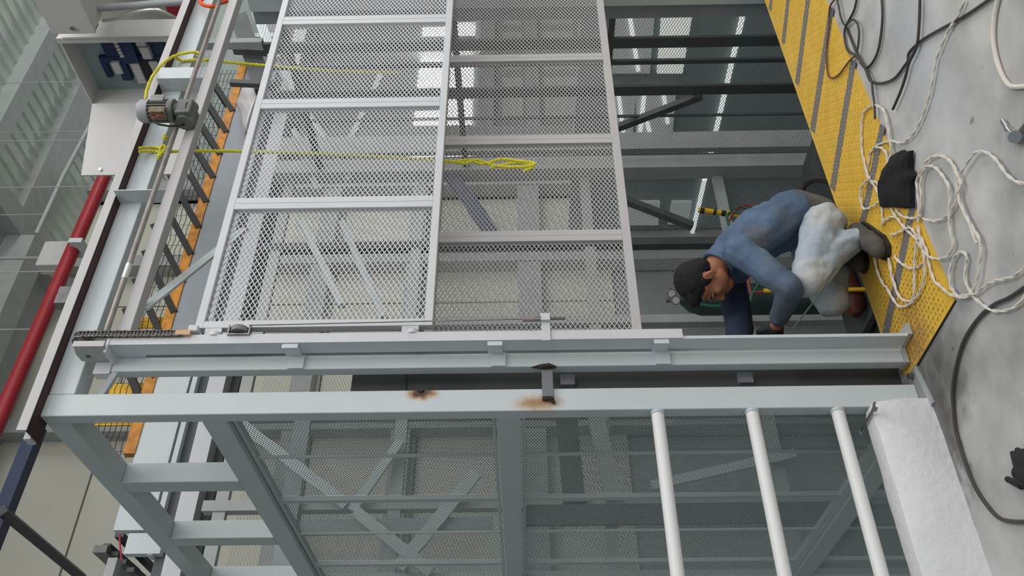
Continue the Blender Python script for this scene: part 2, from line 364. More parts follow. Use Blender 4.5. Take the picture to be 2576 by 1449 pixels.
MB().box(0.0, 0.098, 0.0625, 2.1, -0.065, 0.035).build('side_beam', M['side'], fr, 0.004)
MB().box(0.02, 0.03, 0.0625, 2.1, 0.036, 0.048).build('side_lip', M['side'], fr)
for Y in (0.615, 1.285):
    MB().box(0.0, 0.098, Y, Y + 0.105, 2.8701, 3.4049).build('side_strut', M['side'], fr, 0.004)
MB().box(0.0, 0.098, 1.96, 2.06, 2.8701, 3.4049).build('side_strut', M['side'], fr, 0.004)
g = MB(); g.prism([(0.0625, 3.405), (0.22, 3.405), (0.0625, 3.27)], 0.09, 0.096, lambda u, v, h: (h, u, v)); g.build('gusset_plate', M['side'], fr)
MB().box(0.0, 0.1, 2.1, 2.2, -4, 3.5).build('corner_post', M['side'], fr)
MB().box(0.02, 0.08, 0.07, 0.14, -4, -0.066).build('leg_extension', M['side'], fr)
MB().box(0.004, 0.16, -0.06, 0.12, 0.0005, 0.008).build('base_plate', M['steelplate'], fr)
p = on_floor(2290, 945, 0.02)
MB().tube([(p.x, p.y, 0.008), (p.x, p.y, 0.03)], 0.012, 6).build('anchor_bolt', M['tool'], fr)
# burnt flat bar welded between guide and post
bb = MB(); bb.box(0.055, 0.20, -0.016, -0.0005, 1.455, 1.50); bb.build('tie_bar', M['burnt'], fr, 0.002)
for pts, rr in (([(0.028, -0.006, 1.452), (0.042, -0.013, 1.462), (0.05, -0.012, 1.48), (0.045, -0.006, 1.50)], [0.006, 0.011, 0.010, 0.005]),
                ([(0.186, -0.022, 1.44), (0.192, -0.026, 1.47), (0.19, -0.022, 1.50), (0.188, -0.02, 1.54)], [0.006, 0.011, 0.011, 0.003]),
                ([(0.098, -0.001, 1.975), (0.09, -0.003, 1.985), (0.096, -0.001, 2.0)], [0.003, 0.005, 0.003])):
    MB().tube(pts, rr, 7).build('weld_bead', M['slag'], fr)
MB().box(0.1005, 0.36, 0.11, 0.116, -0.3, 2.06).build('jamb_plate', M['jamb'], fr)
MB().box(0.1005, 0.13, 0.065, 0.11, -0.3, 2.06).build('jamb_return', M['dark'], fr)
for z in (1.36, 0.62):
    MB().box(0.17, 0.22, 0.085, 0.1099, z, z + 0.06).build('jamb_clip', M['fascia'], fr)
MB().box(0.14, 0.34, 0.12, 0.20, 2.065, 2.30).build('limit_switch_box', M['jamb'], fr, 0.004)

# right wall, back wall of the shaft
rw = thing('shaft_right_wall', 'dark steel mesh wall on the far right side of the lift shaft', 'mesh wall', (3.4, 1.0, 0))
for (y0, y1) in ((0.45, 0.59), (0.755, 0.84), (0.95, 0.985), (1.185, 1.27), (1.475, 1.485)):
    MB().box(3.40, 3.47 if y0 < 0.6 else 3.425, y0, y1, -1.0, 3.39).build('post', M['dark'] if y0 > 0.6 else M['fascia'], rw)
MB().box(3.37, 3.3999, 0.36, 0.47, -1.0, 3.39).build('guide_column', M['paint'], rw)
for z0, ye in ((0.90, 0.95), (2.0, 2.05), (3.2, 2.05)):
    MB().box(3.41, 3.46, 0.59, ye, z0, z0 + 0.045).build('rail', M['dark'], rw)
MB().bar(on_x(1550, 322, 3.40), on_x(1765, 240, 3.40), 0.05, 0.05).build('diagonal_brace', M['dark'], rw)
me = mesh_panel('wall_mesh', 2.0, 4.3, 0.045, 0.021, 0.0013, 0.004, M['darkmesh'], lambda u, v, h: (3.48 + h, 0.1 + u, -0.9 + v), False)
stuff(put('wall_mesh', me, None, rw))
bw = thing('shaft_back_wall', 'grey braced steel mesh wall at the rear of the lift shaft', 'mesh wall', (1.7, 2.1, 0))
MB().box(3.38, 3.52, 2.0, 2.14, -1, 3.6).build('corner_column', M['roofsteel'], bw)
MB().box(3.60, 3.80, 2.0, 2.05, -1, 3.6).build('corner_flange', M['roofsteel'], bw)
MB().box(3.52, 3.60, 2.06, 2.14, -1, 3.6).build('corner_web', M['dark'], bw)
for X in (2.64, 1.9, 1.15, 0.5):
    MB().box(X, X + 0.07, 2.1, 2.17, -1, 3.6).build('post', M['roofsteel'] if X < 2 else M['dark'], bw)
for z0 in (-0.1, 1.0, 2.35, 3.45):
    MB().box(0.1, 3.38, 2.112, 2.16, z0, z0 + 0.08).build('rail', M['roofsteel'], bw)
for a, b, m in (((1565, 500), (1742, 568), 'dark'), ((740, 330), (800, 480), 'side'), ((700, 165), (880, 455), 'side'), ((860, 560), (965, 800), 'side'), ((760, 560), (860, 770), 'side'), ((960, 190), (860, 400), 'side')):
    MB().bar(on_y(*a, 2.08), on_y(*b, 2.08), 0.06, 0.05).build('diagonal_brace', M[m], bw)
for kq, (a, b, wd, m) in enumerate((((605, 1066), (872, 1270), 0.07, 'side'), ((894, 1286), (1085, 1440), 0.07, 'side'), ((1008, 1109), (885, 1285), 0.06, 'side'), ((1198, 1191), (1002, 1428), 0.08, 'side'), ((1640, 1222), (2000, 1140), 0.06, 'side'),
                    ((763, 1050), (705, 1449), 0.11, 'fascia'), ((1425, 1050), (1445, 1265), 0.14, 'dark'), ((1500, 1050), (1545, 1255), 0.11, 'roofsteel'), ((1320, 1297), (2150, 1288), 0.13, 'dark'), ((700, 1330), (1240, 1318), 0.09, 'fascia'))):
    MB().bar(on_y(*a, 2.035 + 0.006 * kq), on_y(*b, 2.035 + 0.006 * kq), wd, 0.03, (0, 1, 0)).build('cross_brace', M[m], bw)
MB().bar(on_y(1120, 420, 2.06), on_y(1242, 592, 2.06), 0.11, 0.04, (0, 1, 0)).build('diagonal_brace', M['brace'], bw)
me = mesh_panel('wall_mesh', 3.3, 4.3, 0.045, 0.021, 0.0013, 0.004, M['darkmesh'], lambda u, v, h: (0.1 + u, 2.18 + h, -0.9 + v), False)
stuff(put('wall_mesh', me, None, bw))
car = thing('lift_platform', 'dark grey lift platform floor stopped below the yellow sill', 'lift platform', (1.7, 1.1, -0.7))
MB().box(0.2, 3.3, 0.30, 1.98, -0.78, -0.70).build('deck', M['carfloor'], car)
MB().box(0.2, 3.3, 0.265, 0.2999, -0.84, -0.70).build('edge_angle', M['dark'], car)

# left wall mesh panels
for i, (y0, y1, st) in enumerate(((0.066, 0.913, 0.457), (0.917, 1.783, 1.335), (1.787, 2.09, None))):
    for j, (z0, z1, nm, tx) in enumerate(((1.69, 2.765, 'upper', 'side mesh panel above the middle beam, counted'), (0.05, 1.585, 'lower', 'side mesh panel behind the white guard rails, counted'), (-1.6, -0.068, 'pit', 'side mesh panel below floor level, counted'))):
        t = thing('side_mesh_panel', ['first', 'second', 'third'][i] + ' grey ' + tx + ' from post', 'mesh panel', (0.05, y0, z0), 'mesh panels on the left side of the lift shaft')
        fm = MB(); wd = 0.016
        fm.box(0.030, 0.052, y0, y0 + wd, z0, z1); fm.box(0.030, 0.052, y1 - wd, y1, z0, z1)
        fm.box(0.030, 0.052, y0 + wd, y1 - wd, z0, z0 + wd); fm.box(0.030, 0.052, y0 + wd, y1 - wd, z1 - wd, z1)
        fm.build('panel_frame', M['side'], t)
        if st: MB().box(0.034, 0.046, st - 0.006, st + 0.006, z0 + wd, z1 - wd).build('stiffener', M['side'], t)
        W, H = y1 - y0 - 0.03, z1 - z0 - 0.03
        me = mesh_panel('mesh_infill', W, H, 0.030, 0.0135, 0.00115, 0.003, M['wallmesh'], lambda u, v, h, y0=y0, z0=z0: (0.054 + h, y0 + 0.015 + u, z0 + 0.015 + v), j < 2)
        stuff(put('mesh_infill', me, None, t))

# ------------------------------------------------------------------ upper landing beams behind the shaft
ub = thing('upper_landing_beam', 'white fascia and stacked grey beams of the upper landing behind the shaft', 'beam', (2, 2.3, 3.6))
MB().box(1.9, 6.5, 2.30, 2.36, 3.98, 4.22).build('fascia', M['fascia'], ub)
XC0 = on_y(330, 1333, 2.30).x
MB().box(XC0, 1.8999, 2.30, 2.36, 3.98, 4.22).build('fascia', M['paint'], ub)
MB().box(on_y(350, 1392, 2.30).x, XC0 - 0.02, 2.302, 2.36, on_y(408, 1365, 2.302).z, on_y(318, 1365, 2.302).z).build('end_cover', M['paint'], ub)
MB().box(-1.5, on_y(350, 1392, 2.30).x - 0.01, 2.34, 2.42, 4.16, 4.22).build('top_chord', M['roofsteel'], ub)
MB().box(0.30, 6.5, 2.31, 2.40, 3.93, 3.965).build('flange', M['paint'], ub)
MB().box(-1.5, 6.5, 2.36, 2.46, 3.86, 3.93).build('web', M['dark'], ub)
MB().box(-1.5, 6.5, 2.30, 2.42, 3.72, 3.84).build('flange', M['gate'], ub)
MB().box(-1.5, 6.5, 2.42, 2.52, 3.66, 3.72).build('web', M['dark'], ub)
# yellow and black barrier standing on the landing
br = thing('safety_barrier', 'yellow and black striped mesh safety barrier on the upper landing edge', 'barrier', (3, 2.3, 4.22))
MB().box(1.0, 5.2, 2.29, 2.35, 4.2201, 4.30).build('bottom_rail', M['orange'], br)
bm_ = MB().bar((0, 2.33, 4.23), (0.62, 2.33, 4.62), 0.05, 0.095, (0, 1, 0)).mesh('stripe_bar'); bm_.materials.append(M['black'])
for i in range(12):
    o = put('stripe_bar', bm_, None, br); o.location = (1.32 + i * 0.288, 0, 0)
wires = MB()
for i in range(8):
    zz = 4.31 + i * 0.042
    wires.tube([(1.0 + 0.11 * q, 2.36, zz + 0.012 * (q % 2) - 0.004 * math.sin(q * 1.3 + i)) for q in range(39)], 0.0028, 4)
for i in range(38):
    wires.tube([(1.05 + i * 0.11, 2.36, 4.28), (1.05 + i * 0.11, 2.36, 4.62)], 0.002, 4)
stuff(wires.build('wire_net', M['primer'], br))
MB().box(1.28, 1.62, 2.40, 2.42, 4.36, 4.62).build('warning_board', M['sunyellow'], br)
for i, (x, z) in enumerate(((2.0, 4.30), (2.12, 4.30), (1.7, 4.3))):
    MB().box(x, x + 0.10, 2.40, 2.412, z, z + 0.26).build('warning_board', M['sunyellow'], br)
# posts, brace and plastic sheet at the right of the landing
up = thing('upper_post_group', 'dark grey posts and beams above the gate on the far right', 'steel frame', (4.2, 2.0, 3.4))
MB().bar(on_y(590, 122, 2.0), on_y(700, 128, 2.0), 0.09, 0.07, (0, 1, 0)).build('post', M['dark'], up)
MB().bar(on_y(580, 208, 2.0), on_y(690, 213, 2.0), 0.05, 0.05, (0, 1, 0)).build('post', M['dark'], up)
MB().bar(on_y(600, 40, 2.1), on_y(665, 225, 2.1), 0.17, 0.06, (0, 1, 0)).build('beam', M['dark'], up)
MB().bar(on_y(640, 38, 1.9), on_y(720, 36, 1.9), 0.03, 0.03, (0, 1, 0)).build('tie', M['paint'], up)
MB().bar(on_y(640, 92, 2.15), on_y(720, 90, 2.15), 0.06, 0.04, (0, 1, 0)).build('tie', M['paint'], up)
MB().bar(on_y(630, -10, 1.6), on_y(690, 150, 1.6), 0.085, 0.05, (0, 1, 0)).build('diagonal_brace', M['paint'], up)
def drape(pts, fn, mt, name):
    b = MB(); n = len(pts)
    c = sum((Vector(fn(*p)) for p in pts), Vector()) / n
    ring0 = [Vector(fn(*p)) for p in pts]
    for k, s_ in enumerate((1.0, 0.7, 0.35)):
        for q in ring0:
            v = c + (q - c) * s_; v.y -= (0.0, 0.05, 0.03)[k] + 0.02 * math.sin(q.x * 60 + q.z * 40)
            b.v.append(tuple(v))
    b.v.append(tuple(c + Vector((0, -0.05, 0))))
    for k in range(2):
        for i in range(n): b.f.append((k*n+i, k*n+(i+1)%n, (k+1)*n+(i+1)%n, (k+1)*n+i))
    for i in range(n): b.f.append((2*n+i, 2*n+(i+1)%n, 3*n))
    b.smooth = True
    o = b.build(name, mt)
    so = o.modifiers.new('solid', 'SOLIDIFY'); so.thickness = 0.008
    return o
sh = drape([(612, 222), (628, 214), (650, 222), (660, 250), (640, 290), (622, 345), (612, 330), (606, 290), (595, 262)], lambda x, y: on_y(x, y, 2.2), M['sheet'], 'plastic_sheet')
tag(sh, 'crumpled white plastic sheet hanging at the upper landing beam', 'plastic sheet')

# ------------------------------------------------------------------ gate guide rail
gd = thing('gate_guide_rail', 'tall grey steel guide rail left of the mesh gates', 'guide rail', (0.23, -0.05, 0))
MB().box(0.192, 0.258, -0.022, 0.028, 0.0302, 3.262).build('guide_tube', M['paint'], gd, 0.003)
ch = MB(); ch.box(0.258, 0.263, -0.112, -0.040, 0.03, 3.25); ch.box(0.258, 0.263, -0.040, -0.0222, 3.13, 3.25); ch.box(0.2595, 0.302, 0.022, 0.027, 0.031, 3.25); ch.box(0.3021, 0.3055, -0.055, 0.027, 0.031, 3.25); ch.box(0.2631, 0.272, -0.112, -0.107, 0.03, 0.93)  # closing plate on the right side added to keep the slot dark
ch.build('guide_channel', M['paint'], gd)
MB().box(0.2585, 0.303, -0.1175, -0.1125, 0.93, 3.25).build('cover_strip', M['gate'], gd)
MB().prism([(0.188, -0.026), (0.256, -0.030), (0.262, -0.121), (0.312, -0.121), (0.312, -0.02), (0.262, 0.034), (0.188, 0.034)], 0.0112, 0.030, lambda u, v, h: (u, v, h)).build('foot_plate', M['roofsteel'], gd)
for z0, z1 in ((2.47, 2.535), (1.645, 1.705), (0.975, 1.035)):
    c = MB(); c.box(0.190, 0.258, -0.034, -0.0225, z0, z1); c.box(0.248, 0.2575, -0.108, -0.034, z0 + 0.012, z1 + 0.012); c.box(0.236, 0.2575, -0.113, -0.108, z0 + 0.012, z1 + 0.012)
    c.build('clip_bracket', M['paint'], gd, 0.0015)
c = MB(); c.box(0.25, 0.37, -0.125, -0.118, 1.462, 1.498); c.box(0.340, 0.375, -0.14, -0.105, 1.462, 1.50)
c.build('cable_bracket', M['gate'], gd, 0.002)
MB().tube([(0.352, -0.13, 1.40), (0.352, -0.13, 1.462)], 0.006, 6).build('bolt', M['tool'], gd)
MB().tube([(0.352, -0.13, 1.50), (0.352, -0.13, 1.575)], 0.012, 8).build('cable_end', M['rod'], gd)
MB().tube([(0.352, -0.13, 1.575), (0.338, -0.13, 2.69)], 0.0028, 6).build('gate_cable', M['rod'], gd)
# sprocket bracket at the top
s_ = MB(); s_.prism([(-0.134, 3.380), (-0.137, 3.255), (-0.02, 3.262), (-0.002, 3.33), (-0.035, 3.388), (-0.08, 3.392)], 0.236, 0.242, lambda u, v, h: (h, u, v))
s_.build('sprocket_bracket', M['roofsteel'], gd, 0.002)
MB().box(0.236, 0.262, -0.143, -0.1375, 3.255, 3.382).build('bracket_flange', M['gate_shaded'], gd)
MB().tube([(0.2355, -0.07, 3.345), (0.233, -0.07, 3.345)], 0.009, 12).build('bolt', M['dark'], gd)
MB().box(0.222, 0.285, -0.12, -0.03, 3.2505, 3.262).build('cap_plate', M['gate'], gd)
MB().box(0.18, 0.235, -0.026, 0.02, 3.2625, 3.33).build('stop_plate', M['gate'], gd)
MB().bar((0.13, 0.06, 3.31), (0.20, -0.01, 3.24), 0.05, 0.02).build('joint_strap', M['gate'], gd)
for x_ in (0.252, 0.276):
    pass
spr = MB()
N = 15
prof = []
for i in range(N * 2):
    r = 0.044 if i % 2 else 0.037
    prof.append((r * math.cos(math.pi * i / N), r * math.sin(math.pi * i / N)))
SC = (-0.076, 3.366)
spr.prism(prof, 0.301, 0.309, lambda u, v, h: (h, SC[0] + u, SC[1] + v))
spr.tube([(0.243, SC[0], SC[1]), (0.325, SC[0], SC[1])], 0.018, 12)
spr.build('sprocket', M['rod'], gd)
# chain
chn = thing('drive_chain', 'black oiled roller chain over the sprocket at the guide top', 'chain', (0.27, -0.14, 3.2))
path = []; RC = 0.050
for i in range(27): path.append((0.305, SC[0] - RC, 2.96 + i * (SC[1] - 2.96) / 27))
for i in range(10):
    a = math.pi - math.pi * i / 9
    path.append((0.305, SC[0] + RC * math.cos(a), SC[1] + RC * math.sin(a)))
for i in range(1, 7): path.append((0.305, SC[0] + RC, SC[1] - i * 0.0145))
la_, lb_ = None, None
for i in range(len(path) - 1):
    p, q = Vector(path[i]), Vector(path[i + 1]); d = (q - p).normalized()
    off = 0.0135 if i % 2 else 0.0105
    L = MB()
    for sx in (-off, off):
        L.bar(p + Vector((sx, 0, 0)) - d * 0.004, q + Vector((sx, 0, 0)) + d * 0.004, 0.0025, 0.015, d.cross(Vector((1, 0, 0))))
    L.tube([p + Vector((-0.0145, 0, 0)), p + Vector((0.0145, 0, 0))], 0.006, 6)
    L.build('link', M['chain'], chn)
MB().box(0.294, 0.317, -0.134, -0.118, 2.925, 2.985).build('anchor_block', M['wood'], chn)

# ------------------------------------------------------------------ gates
def gate(name, label, x0, edges, z0, z1, yf, st, bars, dp=0.035, mt=0.0023, gm='gate', mm='mesh'):
    t = thing(name, label, 'gate', (x0, yf, z0))
    x1 = edges
    g = MB(); g.box(x0, x1, yf, yf + dp, z1 - st, z1); g.build('top_rail', M[gm], t, 0.002)
    g = MB(); g.box(x0, x1, yf, yf + dp, z0, z0 + st); g.build('bottom_rail', M[gm], t, 0.002)
    g = MB(); g.box(x0, x0 + st, yf, yf + dp, z0 + st, z1 - st); g.build('stile', M[gm], t, 0.002)
    g = MB(); g.box(x1 - st, x1, yf, yf + dp, z0 + st, z1 - st); g.build('stile', M[gm], t, 0.002)
    xs = [x0 + st]
    for a, b in bars:
        g = MB(); g.box(a, b, yf + 0.0005, yf + dp, z0 + st, z1 - st)
        mul = g.build('mullion', M[gm], t, 0.002)
        MB().box((a + b) / 2 - 0.001, (a + b) / 2 + 0.001, yf - 0.0003, yf + 0.0004, z0 + st, z1 - st).build('seam', M['roofsteel'], mul)
        xs += [a, b]
    xs.append(x1 - st)
    for i in range(0, len(xs), 2):
        W = xs[i+1] - xs[i]; H = z1 - z0 - 2 * st
        me = mesh_panel('mesh_infill', W, H, 0.037, 0.0222, mt, 0.005, M[mm], lambda u, v, h, X=xs[i]: (X + u, yf + dp * 0.45 + h, z0 + st + v), True)
        stuff(put('mesh_infill', me, None, t))
    return t
gu = gate('mesh_gate', 'upper mesh gate panel with rollers and cable pulley, nearest the viewer', 0.345, 3.17, 1.945, 2.925, -0.105, 0.034, ((1.010, 1.080), (1.705, 1.775), (2.41, 2.48)))
gl = gate('mesh_gate', 'lower mesh gate panel hanging behind and below the other one', 0.455, 3.30, 1.037, 2.02, 0.20, 0.042, ((1.055, 1.125), (1.745, 1.812), (2.45, 2.512)), 0.035, 0.0019, 'gate_shaded', 'mesh_shaded')
# rollers, pulley on the upper gate
for z in (2.845, 2.035):
    rb = MB(); rb.box(0.305, 0.3449, -0.104, -0.098, z - 0.035, z + 0.035); rb.box(0.318, 0.3449, -0.098, -0.085, z - 0.035, z + 0.035)
    hb = rb.build('roller_bracket', M['gate'], gu, 0.002)
    MB().tube([(0.312, -0.125, z), (0.312, -0.075, z)][::-1] if False else [(0.318, -0.099, z - 0.012), (0.300, -0.099, z - 0.012)], 0.026, 14).build('roller', M['gate'], hb)
pb = MB(); pb.box(0.296, 0.302, -0.128, -0.098, 2.685, 2.775); pb.box(0.302, 0.3449, -0.128, -0.098, 2.770, 2.776); pb.box(0.302, 0.3449, -0.128, -0.098, 2.685, 2.690)
pb = pb.build('pulley_bracket', M['rod'], gu)
MB().tube([(0.310, -0.113, 2.73), (0.332, -0.113, 2.73)][::1], 0.036, 20).build('pulley', M['steelplate'], pb)
MB().box(0.315, 0.345, -0.13, -0.09, 2.90, 2.94).build('chain_lug', M['gate'], gu, 0.004)

# ------------------------------------------------------------------ drive
dr = thing('gate_drive_beam', 'square steel drive beam running below the header over the gate', 'beam', (0.34, -0.07, 3.2))
MB().box(0.335, 3.5, -0.09, -0.03, 3.196, 3.246).build('drive_tube', M['gate_shaded'], dr, 0.003)
for X in (1.20, 2.02):
    h = MB(); h.box(X - 0.045, X - 0.04, -0.088, -0.0005, 3.2465, 3.494); 
    if X > 2: h.box(X + 0.04, X + 0.045, -0.088, -0.0005, 3.2465, 3.494); h.box(X - 0.04, X + 0.04, -0.088, -0.083, 3.2465, 3.494)
    h.build('hanger_plate', M['paint'], dr)
MB().bar((0.50, -0.03, 3.205), on_y(615, 575, 0.75), 0.05, 0.012, (0, 1, 0)).build('flat_brace', M['paint'], dr)
sf = tag(MB().tube([(0.326, -0.115, 3.28), (3.45, -0.115, 3.285)], 0.0125, 12).build('drive_shaft', M['rod']), 'worn round drive shaft running across the gate top to the sprocket', 'shaft')
MB().tube([(0.60, -0.115, 3.2805), (0.68, -0.115, 3.2806)], 0.014, 12).build('shaft_collar', M['foil'], sf)
mo = thing('gear_motor', 'grey green electric gear motor upright on the drive beam', 'motor', (1.63, -0.16, 3.25))
mc = Vector((1.625, -0.165, 0))
def ring(z0, z1, r0, r1=None, seg=24):
    return MB().tube([mc + Vector((0, 0, z0)), mc + Vector((0, 0, z1))], [r0, r1 or r0], seg)
b = MB(); b.tube([mc + Vector((0, 0, z)) for z in (3.408, 3.45, 3.462, 3.466)], [0.058, 0.058, 0.05, 0.035], 24); b.build('fan_cover', M['conduit'], mo)
b = ring(3.31, 3.4079, 0.05)
for i in range(20):
    a = 2 * math.pi * i / 20
    d = Vector((math.cos(a), math.sin(a), 0))
    b.bar(mc + d * 0.053 + Vector((0, 0, 3.312)), mc + d * 0.053 + Vector((0, 0, 3.406)), 0.004, 0.012, d)
b.build('motor_body', M['motor'], mo)
b = MB(); b.tube([mc + Vector((0, 0, z)) for z in (3.285, 3.30, 3.3099)], [0.058, 0.062, 0.058], 24); b.tube([mc + Vector((0, 0, z)) for z in (3.22, 3.25, 3.2849)], [0.045, 0.042, 0.036], 16)
b.build('flange_neck', M['motor'], mo)
MB().box(mc.x - 0.05, mc.x + 0.05, -0.20, -0.0905, 3.197, 3.2699).build('gearbox', M['motor'], mo, 0.006)
gb = MB().tube([(mc.x - 0.066, -0.14, 3.235), (mc.x + 0.066, -0.14, 3.235)], 0.043, 18).build('gear_case', M['motor'], mo)
np_ = MB().box(mc.x + 0.005, mc.x + 0.05, mc.y - 0.062, mc.y - 0.055, 3.33, 3.395).build('rating_plate', M['steelplate'], mo)
tb = MB().box(mc.x - 0.068, mc.x - 0.03, mc.y - 0.055, mc.y + 0.0, 3.31, 3.385).build('terminal_box', M['tbox'], mo)
MB().tube([(mc.x - 0.07, -0.19, 3.38), (mc.x - 0.09, -0.20, 3.36), (mc.x - 0.08, -0.21, 3.33), (mc.x - 0.075, -0.19, 3.31)], 0.003, 5).build('wire', M['label'], tb)
MB().tube([on_y(386, 306, -0.2), on_y(398, 312, -0.2), on_y(425, 317, -0.18), on_y(455, 315, -0.15), on_y(478, 308, -0.1)], 0.005, 6).build('motor_cable', M['black'], mo)

# ------------------------------------------------------------------ ropes
def smooth(pts, n=6, closed=False):
    pts = [Vector(p) for p in pts]; out = []
    for i in range(len(pts) - 1):
        p0, p1, p2, p3 = pts[max(i-1, 0)], pts[i], pts[i+1], pts[min(i+2, len(pts)-1)]
        for k in range(n):
            t = k / n
            out.append(0.5 * ((2*p1) + (p2-p0)*t + (2*p0-5*p1+4*p2-p3)*t*t + (3*p1-p0-3*p2+p3)*t**3))
    out.append(pts[-1]); return out
def twist(pts, r, pitch, mb, seg=5):
    """two strand twisted cord along pts"""
    L = 0; acc = [0]
    for i in range(1, len(pts)): L += (pts[i] - pts[i-1]).length; acc.append(L)
    n = max(4, int(L / (pitch / 6)))
    for ph in (0, math.pi):
        out = []; j = 0
        for k in range(n + 1):
            s = L * k / n
            while j < len(acc) - 2 and acc[j+1] < s: j += 1
            t = (s - acc[j]) / max(1e-9, acc[j+1] - acc[j]); p = pts[j].lerp(pts[j+1], t)
            d = (pts[j+1] - pts[j]).normalized(); a = d.cross(Vector((0, 0, 1)))
            if a.length < 1e-3: a = Vector((1, 0, 0))
            a.normalize(); b = d.cross(a); an = 2 * math.pi * s / pitch + ph
            out.append(p + a * (r * 0.75 * math.cos(an)) + b * (r * 0.75 * math.sin(an)))
        mb.tube(out, r, seg)
rp = MB()
twist(smooth([on_y(367, 246, -0.16), on_y(371, 222, -0.13), on_y(385, 190, -0.10), on_y(410, 160, -0.07), on_y(440, 140, -0.065), on_y(480, 131, -0.06), on_y(503, 134, -0.05), on_y(495, 142, -0.03)]), 0.0055, 0.035, rp)
twist(smooth([on_y(440, 140, -0.062), on_y(455, 152, -0.012), on_y(490, 150, -0.012), on_y(517, 151, -0.012), on_y(535, 152, 0.02), on_y(582, 157, 0.03), on_y(680, 165, 0.05), on_y(850, 178, 0.06), on_y(1010, 182, 0.06)]), 0.0055, 0.035, rp)
tag(rp.build('yellow_rope', M['rope']), 'yellow rope from the motor over the header, hanging behind the upper gate', 'rope', 'yellow lifting ropes')
rp = MB()
for dx in (0, 9):
    twist(smooth([on_y(350, 372 + dx, -0.062), on_y(380, 371 + dx, -0.012), on_y(405, 372 + dx, -0.012), on_y(416, 378, -0.01)]), 0.005, 0.035, rp)
twist(smooth([on_y(398, 398, -0.02), on_y(402, 380, -0.02), on_y(410, 366, -0.02), on_y(418, 372, -0.02), on_y(404, 388, -0.025), on_y(396, 396, -0.02), on_y(412, 384, -0.02), on_y(430, 381, 0.02), on_y(520, 379, 0.05), on_y(640, 381, 0.07), on_y(900, 390, 0.07), on_y(1120, 405, 0.07), on_y(1170, 410, 0.07), on_y(1200, 402, 0.07), on_y(1240, 415, 0.07), on_y(1280, 420, 0.07), on_y(1330, 418, 0.07), on_y(1345, 410, 0.07), on_y(1300, 404, 0.07), on_y(1260, 400, 0.07), on_y(1215, 412, 0.075), on_y(1180, 402, 0.075), on_y(1140, 407, 0.07)]), 0.0055, 0.035, rp)
twist(smooth([on_y(1235, 422, 0.075), on_y(1290, 410, 0.08), on_y(1340, 414, 0.075), on_y(1335, 424, 0.075), on_y(1318, 430, 0.075)]), 0.005, 0.03, rp)
tag(rp.build('yellow_rope', M['rope']), 'yellow rope knotted round the header with a coil hanging before the lower gate', 'rope', 'yellow lifting ropes')
ck = MB().tube(smooth([on_y(412, 338, -0.012), on_y(415, 345, -0.03), on_y(420, 352, -0.02)], 3), [0.006] * 3 + [0.014] * 2 + [0.008] * 2, 7).build('rope_tuft', M['rope'])
tag(ck, 'short yellow rope end stuck on the header beam', 'rope')
st_ = MB(); st_.tube(smooth([on_y(503, 2, -0.05), on_y(512, 12, -0.06), on_y(535, 16, -0.06), on_y(552, 8, -0.05), on_y(570, 2, -0.03), on_y(545, -6, -0.04), on_y(515, -5, -0.05), on_y(503, 2, -0.05)]), 0.012, 6)
tag(st_.build('orange_sling', M['orangeplastic']), 'orange lifting sling looped over the header at the picture top', 'sling')

# ------------------------------------------------------------------ sill plate
sl = thing('sill_plate', 'yellow tread plate sill with grey stripes at the lift opening', 'sill plate', (1.2, -0.15, 0.0))
c0 = on_floor(2406, 756); c1 = on_floor(2305, 918); i0 = on_floor(1926, 0); i1 = on_floor(2215, 824); o0 = on_floor(2080, 0)
dirx = (i0 - i1).normalized()
far_i = i1 + dirx * 3.1; diro = (o0 - c0).normalized(); far_o = c0 + diro * 3.3
tip = Vector((0.150, 0.03, 0)); in_l = Vector((0.30, 0.135, 0))
poly = [(c0.x, c0.y), (far_o.x, far_o.y), (far_i.x, far_i.y), (i1.x, i1.y), (in_l.x, in_l.y), (tip.x, tip.y)]
sb = MB().prism(poly, 0.0005, 0.0075, lambda u, v, h: (u, v, h)).build('plate', M['yellow'], sl)
MB().bar(i1 + Vector((0, 0, -0.03)), far_i + Vector((0, 0, -0.03)), 0.006, 0.06).build('front_lip', M['yellow'], sl)
MB().bar(c0 + Vector((0, -0.001, 0.003)), tip + Vector((-0.003, 0, 0.003)), 0.006, 0.006).build('plate_edge', M['black'], sl)
for (a, b, wd) in (((1934, 22), (1938, -6), 7), ((1966, 106), (1979, -6), 9), ((2000, 207), (2028, -6), 11), ((2038, 325), (2086, 15), 13), ((2088, 470), (2141, 148), 14), ((2163, 559), (2214, 310), 15), ((2220, 836), (2298, 470), 17)):
    pa = on_floor(*a, 0.0078); pb_ = on_floor(*b, 0.0078); pw = on_floor(a[0] + wd, a[1] + 2, 0.0078)
    wv = (pw - pa); dd = (pb_ - pa).normalized(); wv = wv - dd * wv.dot(dd)
    q = MB(); q.v = [tuple(pa), tuple(pa + wv), tuple(pb_ + wv * 0.9), tuple(pb_)]
    q.v = [(x, y, 0.0076) for x, y, z in q.v] + [(x, y, 0.0084) for x, y, z in q.v]
    q.f = [(3,2,1,0),(4,5,6,7),(0,1,5,4),(1,2,6,5),(2,3,7,6),(3,0,4,7)]
    q.build('stripe', M['stripe'], sl)
lg = MB(); ex = Vector((dirx.x, dirx.y, 0)); ey = Vector((-dirx.y, dirx.x, 0)); org = Vector((c0.x, c0.y, 0))
def inside(p):
    n = len(poly); r = False
    for i in range(n):
        (xa, ya), (xb, yb) = poly[i], poly[(i+1) % n]
        if (ya > p.y) != (yb > p.y) and p.x < (xb - xa) * (p.y - ya) / (yb - ya) + xa: r = not r
    return r
